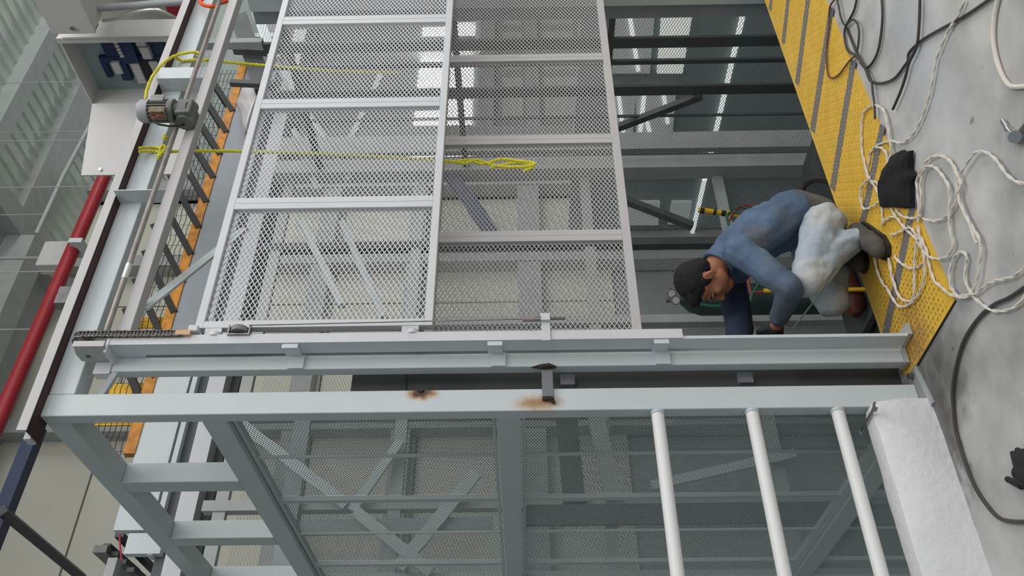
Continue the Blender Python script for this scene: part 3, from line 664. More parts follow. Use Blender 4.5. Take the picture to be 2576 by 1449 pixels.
for i in range(-14, 116):
    for j in range(0, 26):
        p = org + ex * (i * 0.026) + ey * (0.012 + j * 0.026 )
        a = ex * 0.012 + ey * 0.005 if (i + j) % 2 else ey * 0.012 - ex * 0.004
        if not (inside(p + a * 1.4) and inside(p - a * 1.4) and inside(p + ey * 0.02) and inside(p - ey * 0.014)): continue
        bq = Vector((-a.y, a.x, 0)).normalized() * 0.0045
        n = len(lg.v); zt = Vector((0, 0, 0.0104)); zb = Vector((0, 0, 0.0074))
        lg.v += [tuple(p - a + zb), tuple(p + bq + zb), tuple(p + a + zb), tuple(p - bq + zb), tuple(p + zt)]
        lg.f += [(n, n+1, n+4), (n+1, n+2, n+4), (n+2, n+3, n+4), (n+3, n, n+4)]
stuff(lg.build('tread_lugs', M['lug'], sl))
tag(MB().bar(on_floor(2303, 925, 0.006), on_floor(2347, 1016, 0.006), 0.022, 0.010).build('flat_bar', M['conduit']), 'short grey flat bar lying on the floor by the curb end', 'steel bar')

# ------------------------------------------------------------------ curb and rails
cb = bmesh.new()
bmesh.ops.create_grid(cb, x_segments=90, y_segments=1, size=1)
cb.free()
cu = MB(); sec = [(-0.066, 0.0), (-0.070, 0.10), (-0.066, 0.205), (-0.055, 0.23), (0.030, 0.232), (0.052, 0.22), (0.056, 0.10), (0.056, -0.3), (-0.064, -0.3)]
xs = [0.0 - 0.055 * i for i in range(80)]
for i, X in enumerate(xs):
    for k, (y, z) in enumerate(sec):
        nn = noise.noise(Vector((X * 9, y * 30, z * 9))) * 0.006
        yy = y + (nn if k < 3 else 0); zz = z + (noise.noise(Vector((X * 7, k * 3.1, 2))) * 0.006 if 2 <= k <= 5 else 0)
        if i == 0: yy = yy * 0.93; zz = zz * (0.97 if z > 0.1 else 1)
        cu.v.append((X - (0.012 if i == 0 and 2 <= k <= 5 else 0), yy, zz))
ns = len(sec)
for i in range(len(xs) - 1):
    for k in range(ns): cu.f.append((i*ns+k, i*ns+(k+1)%ns, (i+1)*ns+(k+1)%ns, (i+1)*ns+k))
cu.f += [tuple(range(ns)), tuple((len(xs)-1)*ns + k for k in reversed(range(ns)))]
cu.smooth = True
tag(cu.build('concrete_curb', M['curb']), 'rough whitewashed concrete curb along the floor edge under the rails', 'curb')
rl = thing('guard_rail', 'three white round guard rails fixed to the corner post', 'guard rail', (-1.5, 0.02, 0.68))
for z in (1.045, 0.672, 0.335):
    MB().tube([(-4.4, 0.022, z - 0.008), (-0.0005, 0.022, z)], 0.0255, 20).build('rail', M['white'], rl)
    MB().tube([(-0.012, 0.022, z), (-0.0004, 0.022, z)], 0.029, 20).build('weld_ring', M['side'], rl)
MB().tube([(-4.4, 0.022, 0.232), (-4.4, 0.022, 1.06)], 0.0255, 16).build('stanchion', M['white'], rl)

# wrench on the curb
def wrench():
    t = thing('wrench', 'dull steel combination wrench lying across the white curb end', 'wrench', (-0.065, -0.02, 0.24))
    p, q = Vector((-0.062, -0.105, 0.243)), Vector((-0.067, 0.085, 0.243)); d = (q - p).normalized(); s = Vector((d.y, -d.x, 0))
    b = MB()
    pr = [(0.028, -0.006), (0.012, -0.009), (0.004, -0.018), (-0.012, -0.017), (-0.018, -0.009), (-0.004, -0.0065), (0.0, 0.0), (-0.004, 0.0065), (-0.018, 0.010), (-0.010, 0.018), (0.004, 0.017), (0.012, 0.009), (0.028, 0.006)]
    b.prism([(u, v) for u, v in pr], -0.003, 0.003, lambda u, v, h: tuple(p + d * u + s * v + Vector((0, 0, h))))
    b.build('open_jaw', M['tool'], t)
    MB().bar(p + d * 0.028, q - d * 0.012, 0.012, 0.0055).build('shank', M['tool'], t, 0.001)
    r = MB(); n = 16
    for k in range(n):
        a = 2 * math.pi * k / n
        for rr, h in ((0.0075, -0.004), (0.013, -0.004), (0.013, 0.004), (0.0075, 0.004)):
            r.v.append(tuple(q + d * (rr * math.cos(a)) + s * (rr * math.sin(a)) + Vector((0, 0, h))))
    for k in range(n):
        for e in range(4): r.f.append((k*4+e, k*4+(e+1)%4, ((k+1)%n)*4+(e+1)%4, ((k+1)%n)*4+e))
    r.build('ring_end', M['chrome'], t)
wrench()

# ------------------------------------------------------------------ cables on the floor
def crop(ox, oy, pts): return [(ox + x / 3.677, oy + y / 3.677) for x, y in pts]
def fl(pts, z=0.010): return smooth([on_floor(x, y, z) for x, y in pts], 5)
A = lambda p: crop(1876, 0, p); B = lambda p: crop(1876, 350, p); Cc = lambda p: crop(1876, 700, p); D = lambda p: crop(1876, 1055, p)
wc = MB(); zi = 0.014
lines = [
 A([(2025,0),(1960,150),(1890,250),(1820,400),(1760,560),(1730,730),(1700,880),(1640,1060),(1580,1190),(1520,1270),(1440,1320),(1340,1300),(1240,1330)]) + B([(1200,70),(1150,130),(1140,220),(1115,300),(1140,370),(1200,440),(1240,560),(1260,640),(1265,700),(1275,780)]),
 A([(1160,975),(1090,1040),(1070,1200),(1075,1400)]) + B([(1085,150),(1110,270),(1150,370)]),
 A([(1190,965),(1270,1010),(1310,1150),(1340,1350)]) + B([(1345,120),(1310,260),(1280,350),(1220,400)]),
 B([(1210,75),(1260,80),(1300,130),(1320,230)]),
 B([(1140,365),(1085,420),(1060,500),(1070,600),(1100,645),(1180,615),(1250,560)]),
 B([(1150,380),(1210,400),(1240,450),(1230,540),(1255,600)]),
 B([(1600,700),(1590,500),(1580,380),(1640,260),(1690,180),(1780,150),(1860,175),(1920,240),(1945,330),(1950,450),(1945,560),(1900,660),(1840,720),(1750,755),(1640,735)]),
 B([(1590,760),(1620,560),(1615,400),(1640,290),(1690,245),(1760,265),(1830,350),(1880,450),(1885,600),(1880,700),(1890,850),(1915,940),(1900,1030),(1850,1085),(1770,1105),(1690,1080),(1640,1020),(1600,960),(1560,900),(1500,850),(1440,780),(1390,720),(1330,725),(1270,770),(1255,800)]),
 B([(2640,420),(2500,390),(2400,310),(2340,220),(2260,140),(2180,110),(2110,130),(2060,200),(2000,290),(1970,370),(1965,480),(1985,590),(2040,720),(2100,820),(2150,900),(2175,1000),(2160,1150),(2140,1300),(2100,1400)]),
 B([(1950,300),(1990,420),(1965,520),(2010,650),(2075,790),(2110,900),(2140,960)]),
 B([(1910,1130),(1950,1060),(2010,1040),(2050,1100),(2030,1200),(2035,1320),(2080,1410)]) + Cc([(2090,150),(2200,250),(2300,300),(2430,290),(2530,230),(2610,120)]),
 B([(2640,1120),(2500,1250),(2400,1290),(2300,1310),(2200,1360),(2120,1430)]) + Cc([(2060,150),(1960,165),(1880,140),(1800,70)]) + B([(1740,1300),(1690,1130),(1680,1050),(1640,950),(1600,860)]),
 B([(1900,1150),(1885,1250),(1900,1380)]) + Cc([(1910,90),(1950,160),(2010,180),(2080,150)]),
 B([(1185,1060),(1220,1230),(1290,1370)]) + Cc([(1290,60),(1340,150),(1390,230),(1440,262),(1510,240),(1580,170),(1640,50)]) + B([(1655,1250),(1650,1100),(1620,950),(1600,860),(1590,800)]),
 B([(1320,1100),(1350,1260),(1370,1340)]) + Cc([(1370,30),(1400,130),(1460,200),(1530,205),(1555,150),(1560,0)]) + B([(1560,1300),(1560,1150),(1575,1000),(1590,880)]),
 B([(1375,1080),(1430,1140),(1520,1190),(1600,1180),(1625,1150)]),
 B([(1345,640),(1375,690),(1400,730)]), B([(1390,650),(1450,710),(1560,730),(1610,700)]),
 B([(1340,885),(1400,870),(1470,830),(1520,815),(1560,860),(1600,920)]),
]
for i, L in enumerate(lines): twist(fl(L, zi + 0.0022 * (i % 5)), 0.0037, 0.11, wc)
tag(wc.build('white_cable', M['wcable']), 'tangle of white twisted cable spread over the sill and floor', 'cable')
h = MB().tube(fl(A([(2340,-40),(2300,150),(2290,350),(2310,500),(2350,640),(2400,740),(2470,800),(2640,790)])), 0.008, 8)
tag(h.build('white_hose', M['wcable']), 'plain white hose curving off at the upper right corner', 'hose')
def bc(name, label, pts, r, m='bcable', z=0.010):
    return tag(MB().tube(fl(pts, z), r, 8).build(name, M[m]), label, 'cable')
bc('black_cable', 'black cable crossing the floor diagonally towards the sill edge', A([(2300,-40),(2100,100),(1950,190),(1800,270),(1660,350),(1560,430),(1505,500),(1500,560),(1460,620),(1380,720),(1280,765),(1200,765),(1150,740),(1110,640),(1050,540),(990,400),(935,260)]), 0.006)
bc('black_cable', 'short black cable ending loose on the bare concrete', A([(1612,-30),(1605,200),(1590,380),(1560,480),(1510,580),(1480,700),(1430,850),(1360,1010)]), 0.006, z=0.018)
bc('black_cable', 'black cable looped in a U beside the sill edge', A([(1258,-30),(1265,150),(1250,330),(1220,480),(1170,580),(1120,625),(1080,600),(1030,520),(950,470),(920,380),(920,260),(1000,100),(1030,-30)]), 0.006, z=0.012)
bc('brown_cable', 'thin brown cable looping over the yellow sill', A([(850,-30),(780,60),(770,250),(750,420),(755,660),(790,720),(860,690),(930,600),(970,550),(1030,500)]), 0.0045, 'brcable', 0.018)
bc('black_cable', 'bunch of thin black cables gathered at the sill by the picture top', A([(835,-40),(860,60),(880,160),(920,230),(980,180),(1030,210),(1048,300),(1040,420),(1030,500),(1100,620),(1160,740),(1175,860),(1190,960),(1195,1100)]), 0.005, z=0.022)
bc('black_hose', 'long black cable curving round the curb at the lower right', Cc([(2640,40),(2450,170),(2300,240),(2180,340),(2080,470),(2010,600),(1960,760),(1930,900),(1915,1050),(1920,1200),(1940,1380)]) + D([(1970,200),(2040,430),(2130,640),(2230,790),(2330,900),(2440,940),(2640,945)]), 0.0068)

# ------------------------------------------------------------------ rag, glove, socket
def blanket(pts, z0, h, m, name):
    b = MB(); n = len(pts); P = [on_floor(x, y, z0) for x, y in pts]; c = sum(P, Vector()) / n
    lev = ((1.0, 0.0), (0.97, 0.55), (0.75, 0.85), (0.45, 1.0), (0.2, 0.9))
    for s_, hh in lev:
        for i, p in enumerate(P):
            v = c + (p - c) * s_; v.z = z0 + h * hh * (1 + 0.45 * noise.noise(v * 18)) ; b.v.append(tuple(v))
    for k in range(len(lev) - 1):
        for i in range(n): b.f.append((k*n+i, k*n+(i+1)%n, (k+1)*n+(i+1)%n, (k+1)*n+i))
    b.f.append(tuple((len(lev)-1)*n+i for i in range(n))); b.f.append(tuple(reversed(range(n))))
    b.smooth = True
    return b.build(name, m)
def dens(pts, k=4):
    out = []
    for i in range(len(pts)):
        a, b = pts[i], pts[(i+1) % len(pts)]
        for q in range(k): out.append((a[0] + (b[0]-a[0])*q/k, a[1] + (b[1]-a[1])*q/k))
    return out
rg = blanket(dens(B([(1430,115),(1470,95),(1510,125),(1555,100),(1545,270),(1600,340),(1560,420),(1565,630),(1480,640),(1370,628),(1270,630),(1250,430),(1300,290),(1370,170)])), 0.010, 0.035, M['cloth'], 'black_rag')
tag(rg, 'crumpled black cloth lying half on the yellow sill among white cable', 'cloth')

def blob_mesh(name, caps, ells, vox, smooth_it=8):
    """one continuous surface from tapered limbs and ellipsoids"""
    bm = bmesh.new()
    for (p, r, q, s) in caps:
        p, q = Vector(p), Vector(q); L = (q - p).length; n = max(2, int(L / (min(r, s) * 0.4)) + 1)
        for i in range(n + 1):
            t = i / n; rr = r + (s - r) * t
            bmesh.ops.create_icosphere(bm, subdivisions=2, radius=rr, matrix=Matrix.Translation(p.lerp(q, t)))
    for (c, ax, rad) in ells:     # ax = three axes, rad = radii
        R = Matrix((ax[0], ax[1], ax[2])).transposed().to_4x4()
        bmesh.ops.create_icosphere(bm, subdivisions=3, radius=1.0, matrix=Matrix.Translation(c) @ R @ Matrix.Diagonal((*rad, 1)))
    me = bpy.data.meshes.new(name + '_cage'); bm.to_mesh(me); bm.free()
    o = bpy.data.objects.new(name + '_cage', me); COL.objects.link(o)
    rm = o.modifiers.new('r', 'REMESH'); rm.mode = 'VOXEL'; rm.voxel_size = vox
    sm = o.modifiers.new('s', 'SMOOTH'); sm.iterations = smooth_it; sm.factor = 0.5
    dg = bpy.context.evaluated_depsgraph_get()
    out = bpy.data.meshes.new_from_object(o.evaluated_get(dg)); out.name = name
    bpy.data.objects.remove(o); bpy.data.meshes.remove(me)
    out.polygons.foreach_set('use_smooth', [True] * len(out.polygons))
    return out
def wrinkle(me, amp, fn):
    for v in me.vertices:
        v.co += v.normal * (amp * fn(v.co))
    me.update()
# glove on the floor at the right edge
gp = on_floor(2562, 1200, 0.02)
def gfl(x, y, z=0.02): return on_floor(x, y, z)
gcap = [(gfl(2566,1190), 0.026, gfl(2600,1215), 0.034)]
for a, b_, r in (((2556,1165),(2548,1140),0.0115), ((2566,1160),(2560,1132),0.012), ((2578,1160),(2574,1135),0.012), ((2590,1165),(2590,1140),0.011), ((2570,1222),(2535,1205),0.0125)):
    gcap.append((gfl(2572,1190,0.022), 0.015, gfl(*a, 0.018), r + 0.001)); gcap.append((gfl(*a, 0.018), r, gfl(*b_, 0.014), r * 0.9))
gm = blob_mesh('work_glove', gcap, [], 0.005, 3)
gl_ = put('work_glove', gm, M['glove']); tag(gl_, 'black work glove lying on the floor at the right picture edge', 'glove')
so = thing('socket_wrench', 'chrome socket and extension on a ratchet handle by the right edge', 'wrench', tuple(on_floor(2545, 330, 0.0)))
MB().tube([on_floor(2522, 303, 0.012), on_floor(2534, 322, 0.012)], 0.009, 10).build('extension_tip', M['chrome'], so)
MB().tube([on_floor(2534, 322, 0.013), on_floor(2548, 340, 0.014)], 0.011, 10).build('extension', M['chrome'], so)
MB().tube([on_floor(2547, 337, 0.005), on_floor(2553, 344, 0.034)], 0.020, 14).build('ratchet_head', M['chrome'], so)
MB().tube([on_floor(2560, 340, 0.016), on_floor(2620, 270, 0.016)], 0.010, 10).build('handle', M['tool'], so)

# ------------------------------------------------------------------ worker
HB = Vector((-0.97, 0.24, 0)); LF = Vector((-0.24, -0.97, 0))
wk = thing('person', 'man in blue denim shirt and pale dusty jeans crouching on the sill, head bowed', 'person', (0.85, 0.05, 0.0))
hc = Vector((0.735, 0.13, 0.735)); f = Vector((-0.79, 0.41, -0.46)).normalized(); sd = f.cross(Z).normalized() * 1.0
sd = Vector((-0.46, -0.888, 0)); sd = (sd - f * sd.dot(f)).normalized(); u = sd.cross(f).normalized()
if u.z < 0: u = -u
def H(a, b, c): return hc + f * a + u * b + sd * c
neck = Vector((0.83, 0.10, 0.655))
shL, elL, wrL = Vector((0.755, -0.055, 0.60)), Vector((0.49, -0.13, 0.455)), Vector((0.455, 0.07, 0.475))
shR, elR, wrR = Vector((0.865, 0.27, 0.575)), Vector((0.62, 0.34, 0.555)), Vector((0.42, 0.23, 0.61))
hipL, knL, anL = Vector((0.94, -0.015, 0.19)), Vector((0.555, -0.095, 0.365)), Vector((0.815, -0.055, 0.10))
hipR, knR, anR = Vector((0.99, 0.18, 0.18)), Vector((0.665, 0.185, 0.165)), Vector((0.935, 0.15, 0.075))
pel, lum, mid, che = Vector((1.00, 0.08, 0.19)), Vector((1.065, 0.08, 0.31)), Vector((0.985, 0.09, 0.45)), Vector((0.885, 0.10, 0.555))
hand_c = []
def hand(wr, dirv, side, palm_r=0.026):
    d = Vector(dirv).normalized(); s = Vector(side); s = (s - d * s.dot(d)).normalized(); n = d.cross(s)
    caps = [(wr, 0.026, wr + d * 0.035, 0.028), (wr + d * 0.035 - s * 0.018, 0.017, wr + d * 0.085 - s * 0.03, 0.016), (wr + d * 0.035 + s * 0.018, 0.017, wr + d * 0.085 + s * 0.03, 0.016), (wr + d * 0.03, 0.02, wr + d * 0.088, 0.018)]
    for k, (o, L) in enumerate(((-0.030, 0.060), (-0.010, 0.072), (0.010, 0.078), (0.030, 0.070))):
        a = wr + d * 0.088 + s * o; b = a + d * L * 0.5 + n * 0.008; c = b + d * L * 0.3 + n * 0.026; e = c + d * L * 0.05 + n * 0.022
        caps += [(a, 0.0105, b, 0.0098), (b, 0.0098, c, 0.0092), (c, 0.0092, e, 0.0082)]
    t0 = wr + d * 0.035 + s * 0.03; t1 = t0 + d * 0.03 + s * 0.025 + n * 0.012; t2 = t1 + d * 0.03 + n * 0.014
    caps += [(t0, 0.014, t1, 0.0115), (t1, 0.0115, t2, 0.010)]
    return caps
hL = hand(wrL, (-0.05, 1, 0.0), (0, 0, 1)); hR = hand(wrR, (-0.8, -0.5, 0.1), (0, 0, 1))
bcaps = [(neck, 0.062, H(-0.025, -0.055, 0), 0.056), (che, 0.09, neck, 0.056), (mid, 0.105, che, 0.105), (lum, 0.105, mid, 0.105), (pel, 0.10, lum, 0.105),
    (che, 0.07, shL, 0.055), (che, 0.07, shR, 0.055), (shL, 0.048, elL, 0.038), (elL, 0.036, wrL, 0.025), (shR, 0.048, elR, 0.038), (elR, 0.036, wrR, 0.025),
    (pel, 0.09, hipL, 0.085), (pel, 0.09, hipR, 0.085), (hipL, 0.08, knL, 0.052), (knL, 0.05, anL, 0.038), (hipR, 0.08, knR, 0.052), (knR, 0.05, anR, 0.038)] + hL + hR
FA = (f, sd, u)
bells = [(H(-0.018, 0.035, 0), FA, (0.096, 0.075, 0.088)), (H(0.028, -0.03, 0), FA, (0.066, 0.060, 0.080)), (H(0.055, -0.088, 0), FA, (0.032, 0.034, 0.026)),
    (H(0.012, -0.072, 0.038), FA, (0.042, 0.022, 0.026)), (H(0.012, -0.072, -0.038), FA, (0.042, 0.022, 0.026)),
    (H(0.080, 0.018, 0), FA, (0.012, 0.046, 0.012)), (H(0.084, -0.062, 0), FA, (0.011, 0.022, 0.008)), (H(0.080, -0.073, 0), FA, (0.011, 0.019, 0.007)),
    (H(0.060, -0.022, 0.036), FA, (0.022, 0.022, 0.022)), (H(0.060, -0.022, -0.036), FA, (0.022, 0.022, 0.022)),
    (H(-0.012, -0.012, 0.079), FA, (0.020, 0.009, 0.031)), (H(-0.012, -0.012, -0.079), FA, (0.020, 0.009, 0.031)),
    (H(-0.020, -0.010, 0.083), FA, (0.010, 0.012, 0.026)), (H(-0.020, -0.010, -0.083), FA, (0.010, 0.012, 0.026))]
bcaps += [(H(0.084, 0.008, 0), 0.009, H(0.104, -0.032, 0), 0.0125), (H(0.094, -0.038, 0.010), 0.008, H(0.094, -0.038, -0.010), 0.008)]
body = blob_mesh('body', bcaps, bells, 0.0052, 3)
put('body', body, M['skin'], wk)
hair = blob_mesh('hair', [], [(H(-0.026, 0.048, 0), FA, (0.099, 0.0805, 0.088)), (H(-0.058, 0.0, 0), FA, (0.058, 0.071, 0.060)), (H(0.035, 0.088, 0), FA, (0.050, 0.052, 0.034)), (H(-0.005, 0.02, 0.062), FA, (0.028, 0.018, 0.040)), (H(-0.005, 0.02, -0.062), FA, (0.028, 0.018, 0.040))], 0.006, 4)
wrinkle(hair, 0.003, lambda c: noise.noise(c * 90))
put('hair', hair, M['hair'], wk)
for s_ in (0.033, -0.033):
    MB().tube([H(0.080, 0.022, s_ * 0.45), H(0.084, 0.027, s_ * 1.0), H(0.068, 0.021, s_ * 1.7)], [0.003, 0.0042, 0.002], 6).build('eyebrow', M['hair'], wk)
    MB().tube([H(0.074, -0.001, s_ * 0.6), H(0.0765, 0.001, s_ * 1.0), H(0.069, -0.002, s_ * 1.45)], [0.002, 0.0042, 0.002], 6).build('eye', M['hair'], wk)
# shirt
scaps = [(lum + Vector((0.0, 0, -0.045)), 0.142, mid, 0.132), (mid, 0.132, che, 0.128), (che, 0.122, neck + Vector((0.02, 0, -0.02)), 0.082), (che, 0.10, shL, 0.075), (shL, 0.072, elL, 0.056), (elL, 0.055, wrL.lerp(elL, 0.22), 0.046), (che, 0.10, shR, 0.075), (shR, 0.070, elR, 0.056),
    (lum + LF * 0.07, 0.11, che + LF * 0.07, 0.10), (lum - LF * 0.07, 0.11, che - LF * 0.07, 0.10)]
shirt = blob_mesh('shirt', scaps, [], 0.008, 5)
def folds(c):
    d = (c - mid); a = math.sin(c.dot(Vector((28, 10, 44))) + 3 * noise.noise(c * 7)) * 0.45
    return a * (0.35 + 0.65 * max(0, noise.noise(c * 5 + Vector((3, 1, 2))))) + noise.noise(c * 16) * 0.5
wrinkle(shirt, 0.013, folds)
put('shirt', shirt, M['shirt'], wk)
col_ = MB(); ringp = []
nd = (H(-0.025, -0.055, 0) - neck).normalized(); a1 = nd.cross(Vector((0, 1, 0))).normalized(); a2 = nd.cross(a1)
col_.tube(smooth([neck + nd * 0.022 + (a1 * math.cos(t) + a2 * math.sin(t)) * 0.072 for t in [2 * math.pi * k / 14 for k in range(15)]], 3), 0.011, 7)
col_.build('collar', M['shirt'], wk)
slv = blob_mesh('undersleeve', [(elR + Vector((0.03, 0, 0)), 0.069, wrR.lerp(elR, 0.1), 0.056), (shR, 0.074, elR, 0.069)], [], 0.008, 4)
wrinkle(slv, 0.006, folds)
put('sleeve', slv, M['navy'], wk)
for c, r, kk in (((0.80, -0.06, 0.50), (0.14, 0.10, 0.10), (0.15, 0.145, 0.14)), ((0.45, -0.06, 0.45), (0.20, 0.20, 0.16), (0.060, 0.066, 0.070)), ((0.95, 0.0, 0.38), (0.10, 0.12, 0.10), (0.13, 0.14, 0.15)), ((0.62, -0.11, 0.52), (0.07, 0.07, 0.07), (0.12, 0.14, 0.17))):
    spot(M['shirt'], c, r, [(0.0, kk, 0.85), (0.6, kk, 0.55), (1.0, kk, 0.0)], 9, 0.5)
for c, r, kk in (((0.52, -0.16, 0.33), (0.14, 0.10, 0.14), (0.60, 0.56, 0.50)), ((0.93, -0.10, 0.21), (0.13, 0.10, 0.10), (0.60, 0.57, 0.52)), ((0.60, 0.10, 0.15), (0.09, 0.14, 0.10), (0.58, 0.56, 0.53))):
    spot(M['jeans'], c, r, [(0.0, kk, 0.75), (0.5, kk, 0.5), (1.1, kk, 0.0)][:2] + [(1.0, kk, 0.0)], 10, 0.6)
# trousers
tcaps = [(pel + Vector((0.0, 0, -0.02)), 0.118, pel + Vector((-0.02, 0, 0.03)), 0.112), (pel, 0.11, hipL, 0.108), (pel, 0.11, hipR, 0.108), (hipL, 0.098, knL, 0.074), (knL, 0.074, anL.lerp(knL, 0.35), 0.056), (anL.lerp(knL, 0.35), 0.056, anL.lerp(knL, 0.03), 0.064),
    (hipR, 0.10, knR, 0.082), (knR, 0.078, anR, 0.056)]
tr = blob_mesh('trousers', tcaps, [], 0.008, 5)
wrinkle(tr, 0.011, lambda c: math.sin(c.dot(Vector((52, 8, 40))) + 4 * noise.noise(c * 8)) * (0.3 + noise.noise(c * 6)) + 0.4 * noise.noise(c * 20))
put('trousers', tr, M['jeans'], wk)
us = blob_mesh('undershirt', [(pel + Vector((0.045, 0, 0.0)), 0.118, lum + Vector((0.01, 0, -0.03)), 0.138), (pel + Vector((0.05, 0, -0.01)) + LF * 0.05, 0.10, lum + LF * 0.05 + Vector((0.0, 0, -0.03)), 0.115)], [], 0.008, 5)
wrinkle(us, 0.008, folds)
put('undershirt', us, M['undershirt'], wk)
def shoe(heel, toe, hz, ank, par):
    heel = Vector(heel); toe = Vector(toe); d = (toe - heel); L = d.length; d.normalize(); s = Vector((-d.y, d.x, 0))
    P = lambda t, z, o=0: heel + d * (L * t) + s * o + Vector((0, 0, hz + z))
    caps = [(P(0.12, 0.045), 0.040, P(0.45, 0.048), 0.046), (P(0.45, 0.046), 0.047, P(0.88, 0.038), 0.036), (P(0.5, 0.036, 0.012), 0.036, P(0.8, 0.036, 0.014), 0.036), (P(0.18, 0.05), 0.042, ank, 0.044), (P(0.30, 0.07), 0.04, P(0.5, 0.06), 0.04)]
    m = blob_mesh('shoe', caps, [], 0.007, 4)
    for v in m.vertices: v.co.z = max(v.co.z, hz + 0.004)
    so_ = put('shoe', m, M['shoe'], par)
    sp = [P(t, 0, o) for t, o in ((0.0, 0.0), (0.04, 0.032), (0.2, 0.040), (0.5, 0.046), (0.75, 0.054), (0.95, 0.035), (1.0, 0.0), (0.95, -0.035), (0.75, -0.048), (0.5, -0.042), (0.2, -0.038), (0.04, -0.030))]
    MB().prism([(p.x, p.y) for p in sp], hz, hz + 0.018, lambda a, b, h: (a, b, h)).build('sole', M['black'], so_)
shoe((0.925, -0.015, 0), (0.64, -0.165, 0), 0.0098, anL + Vector((0.0, 0, 0)), wk)
shoe((1.00, 0.125, 0), (0.74, 0.06, 0), 0.0098, anR + Vector((0.0, 0, 0.0)), wk)
for wr_, cp in ((wrL, hL), (wrR, hR)):
    big = [(p, r + 0.0035, q, s + 0.0035) for p, r, q, s in cp]
    big[0] = (wr_ + (cp[0][2] - wr_) * 0.85, 0.030, cp[0][2], 0.031)
    put('glove', blob_mesh('glove', big, [], 0.0052, 2), M['glove'], wk)
# pencil line: thin welding rod across his shins
tag(MB().tube([(0.62, -0.21, 0.55), (0.42, -0.04, 0.06)][::1] if False else [on_y(1995, 826, -0.10), on_y(2060, 742, -0.175), on_floor(2166, 566, 0.012)], 0.0035, 6).build('welding_rod', M['dark']), 'thin dark rod slanting across the crouching man', 'rod')

# ------------------------------------------------------------------ gas welding cart behind the worker
ct = thing('welding_cart', 'gas welding cart with wheels and yellow black handle behind the crouching man', 'cart', (2.0, 1.6, -0.7))
def wheel(c, r):
    t = MB(); n = 28; m = 10
    for i in range(n):
        a = 2 * math.pi * i / n
        for j in range(m):
            b = 2 * math.pi * j / m; rr = r - 0.028 + 0.028 * math.cos(b)
            t.v.append((c[0] + rr * math.cos(a), c[1] + 0.03 * math.sin(b), c[2] + rr * math.sin(a)))
    for i in range(n):
        for j in range(m): t.f.append((i*m+j, ((i+1)%n)*m+j, ((i+1)%n)*m+(j+1)%m, i*m+(j+1)%m))
    t.smooth = True
    o = t.build('wheel', M['tyre'], ct)
    MB().tube([(c[0], c[1] - 0.02, c[2]), (c[0], c[1] + 0.02, c[2])], r - 0.052, 24).build('hub', M['dark'], o)
wheel((2.50, 1.44, -0.535), 0.165); wheel((2.50, 1.90, -0.535), 0.165)
MB().tube([(2.50, 1.44, -0.535), (2.50, 1.90, -0.535)], 0.014, 10).build('axle', M['dark'], ct)
MB().box(1.46, 2.44, 1.355, 1.84, -0.66, -0.62).build('tray', M['dark'], ct)
for X in (1.66, 2.3): MB().box(X, X + 0.04, 1.42, 1.82, -0.70, -0.66).build('foot', M['dark'], ct)
MB().tube([on_y(1757, 527, 1.5), on_y(1800, 533, 1.5), on_y(1870, 541, 1.5), on_y(2040, 560, 1.5), on_y(2085, 566, 1.5)], 0.019, 10).build('handle', M['sunyellow'], ct)
for a, b in ((1762, 1772), (1795, 1802), (1815, 1826)):
    MB().tube([on_y(a, 528 + (a - 1757) * 0.12, 1.5), on_y(b, 529 + (b - 1757) * 0.12, 1.5)], 0.021, 10).build('handle_band', M['black'], ct)
MB().box(1.605, 1.63, 1.36, 1.375, -0.62, 0.04).build('frame_upright', M['sunyellow'], ct)
MB().box(2.22, 2.245, 1.36, 1.375, -0.62, -0.40).build('frame_upright', M['sunyellow'], ct)
cy = tag(MB().tube([(1.80, 1.70, z) for z in (-0.619, 0.36, 0.44, 0.48, 0.50)], [0.11, 0.11, 0.085, 0.05, 0.03], 24).build('gas_cylinder', M['cylgreen']), 'dark green gas cylinder with gauges standing behind the bowed head', 'gas cylinder')
vl = MB().tube([(1.80, 1.70, 0.50), (1.80, 1.70, 0.60)], 0.018, 10).build('valve', M['tool'], cy)
gc = on_y(1690, 738, 1.5)
for gx, gz in ((0.0, 0.0), (-0.055, -0.02)):
    c = gc + Vector((gx, 0, gz))
    g_ = MB().tube([c, c + Vector((0.03, 0.03, 0))], 0.03, 16).build('gauge', M['tool'], cy)
    MB().tube([c + Vector((-0.003, -0.003, 0)), c], 0.024, 16).build('dial', M['sheet'], g_)
MB().tube(smooth([gc + Vector((0, 0.02, -0.01)), (1.80, 1.69, 0.575)], 4), 0.011, 8).build('regulator', M['tool'], cy)
cy2 = tag(MB().tube([(1.98, 1.50, -0.54), (1.55, 1.46, -0.54), (1.48, 1.455, -0.54)], [0.079, 0.079, 0.03], 18).build('gas_cylinder', M['cylred']), 'small red brown gas cylinder lying low behind the yellow sill', 'gas cylinder')
hs = MB().tube(smooth([on_y(1840, 530, 1.38), on_y(1862, 520, 1.38), on_y(1885, 528, 1.38), on_y(1880, 545, 1.38), on_y(1850, 535, 1.38), on_y(1830, 555, 1.38), on_y(1900, 700, 1.38), on_y(1930, 715, 1.38), on_y(1925, 690, 1.38), on_y(1893, 740, 1.38), on_y(1880, 760, 1.38), on_y(1800, 770, 1.38), on_y(1740, 760, 1.38)], 6), 0.010, 7)
tag(hs.build('green_hose', M['green']), 'green welding hose tangled behind the crouching man', 'hose')
hs = MB().tube(smooth([on_y(1832, 560, 1.38), on_y(1850, 528, 1.38), on_y(1880, 515, 1.38), on_y(1905, 530, 1.38), on_y(1890, 545, 1.38), on_y(1860, 545, 1.38), on_y(1885, 720, 1.38), on_y(1900, 735, 1.38), on_y(1960, 725, 1.38)], 6), 0.009, 7)
tag(hs.build('red_hose', M['pink']), 'faded red welding hose beside the green one', 'hose')

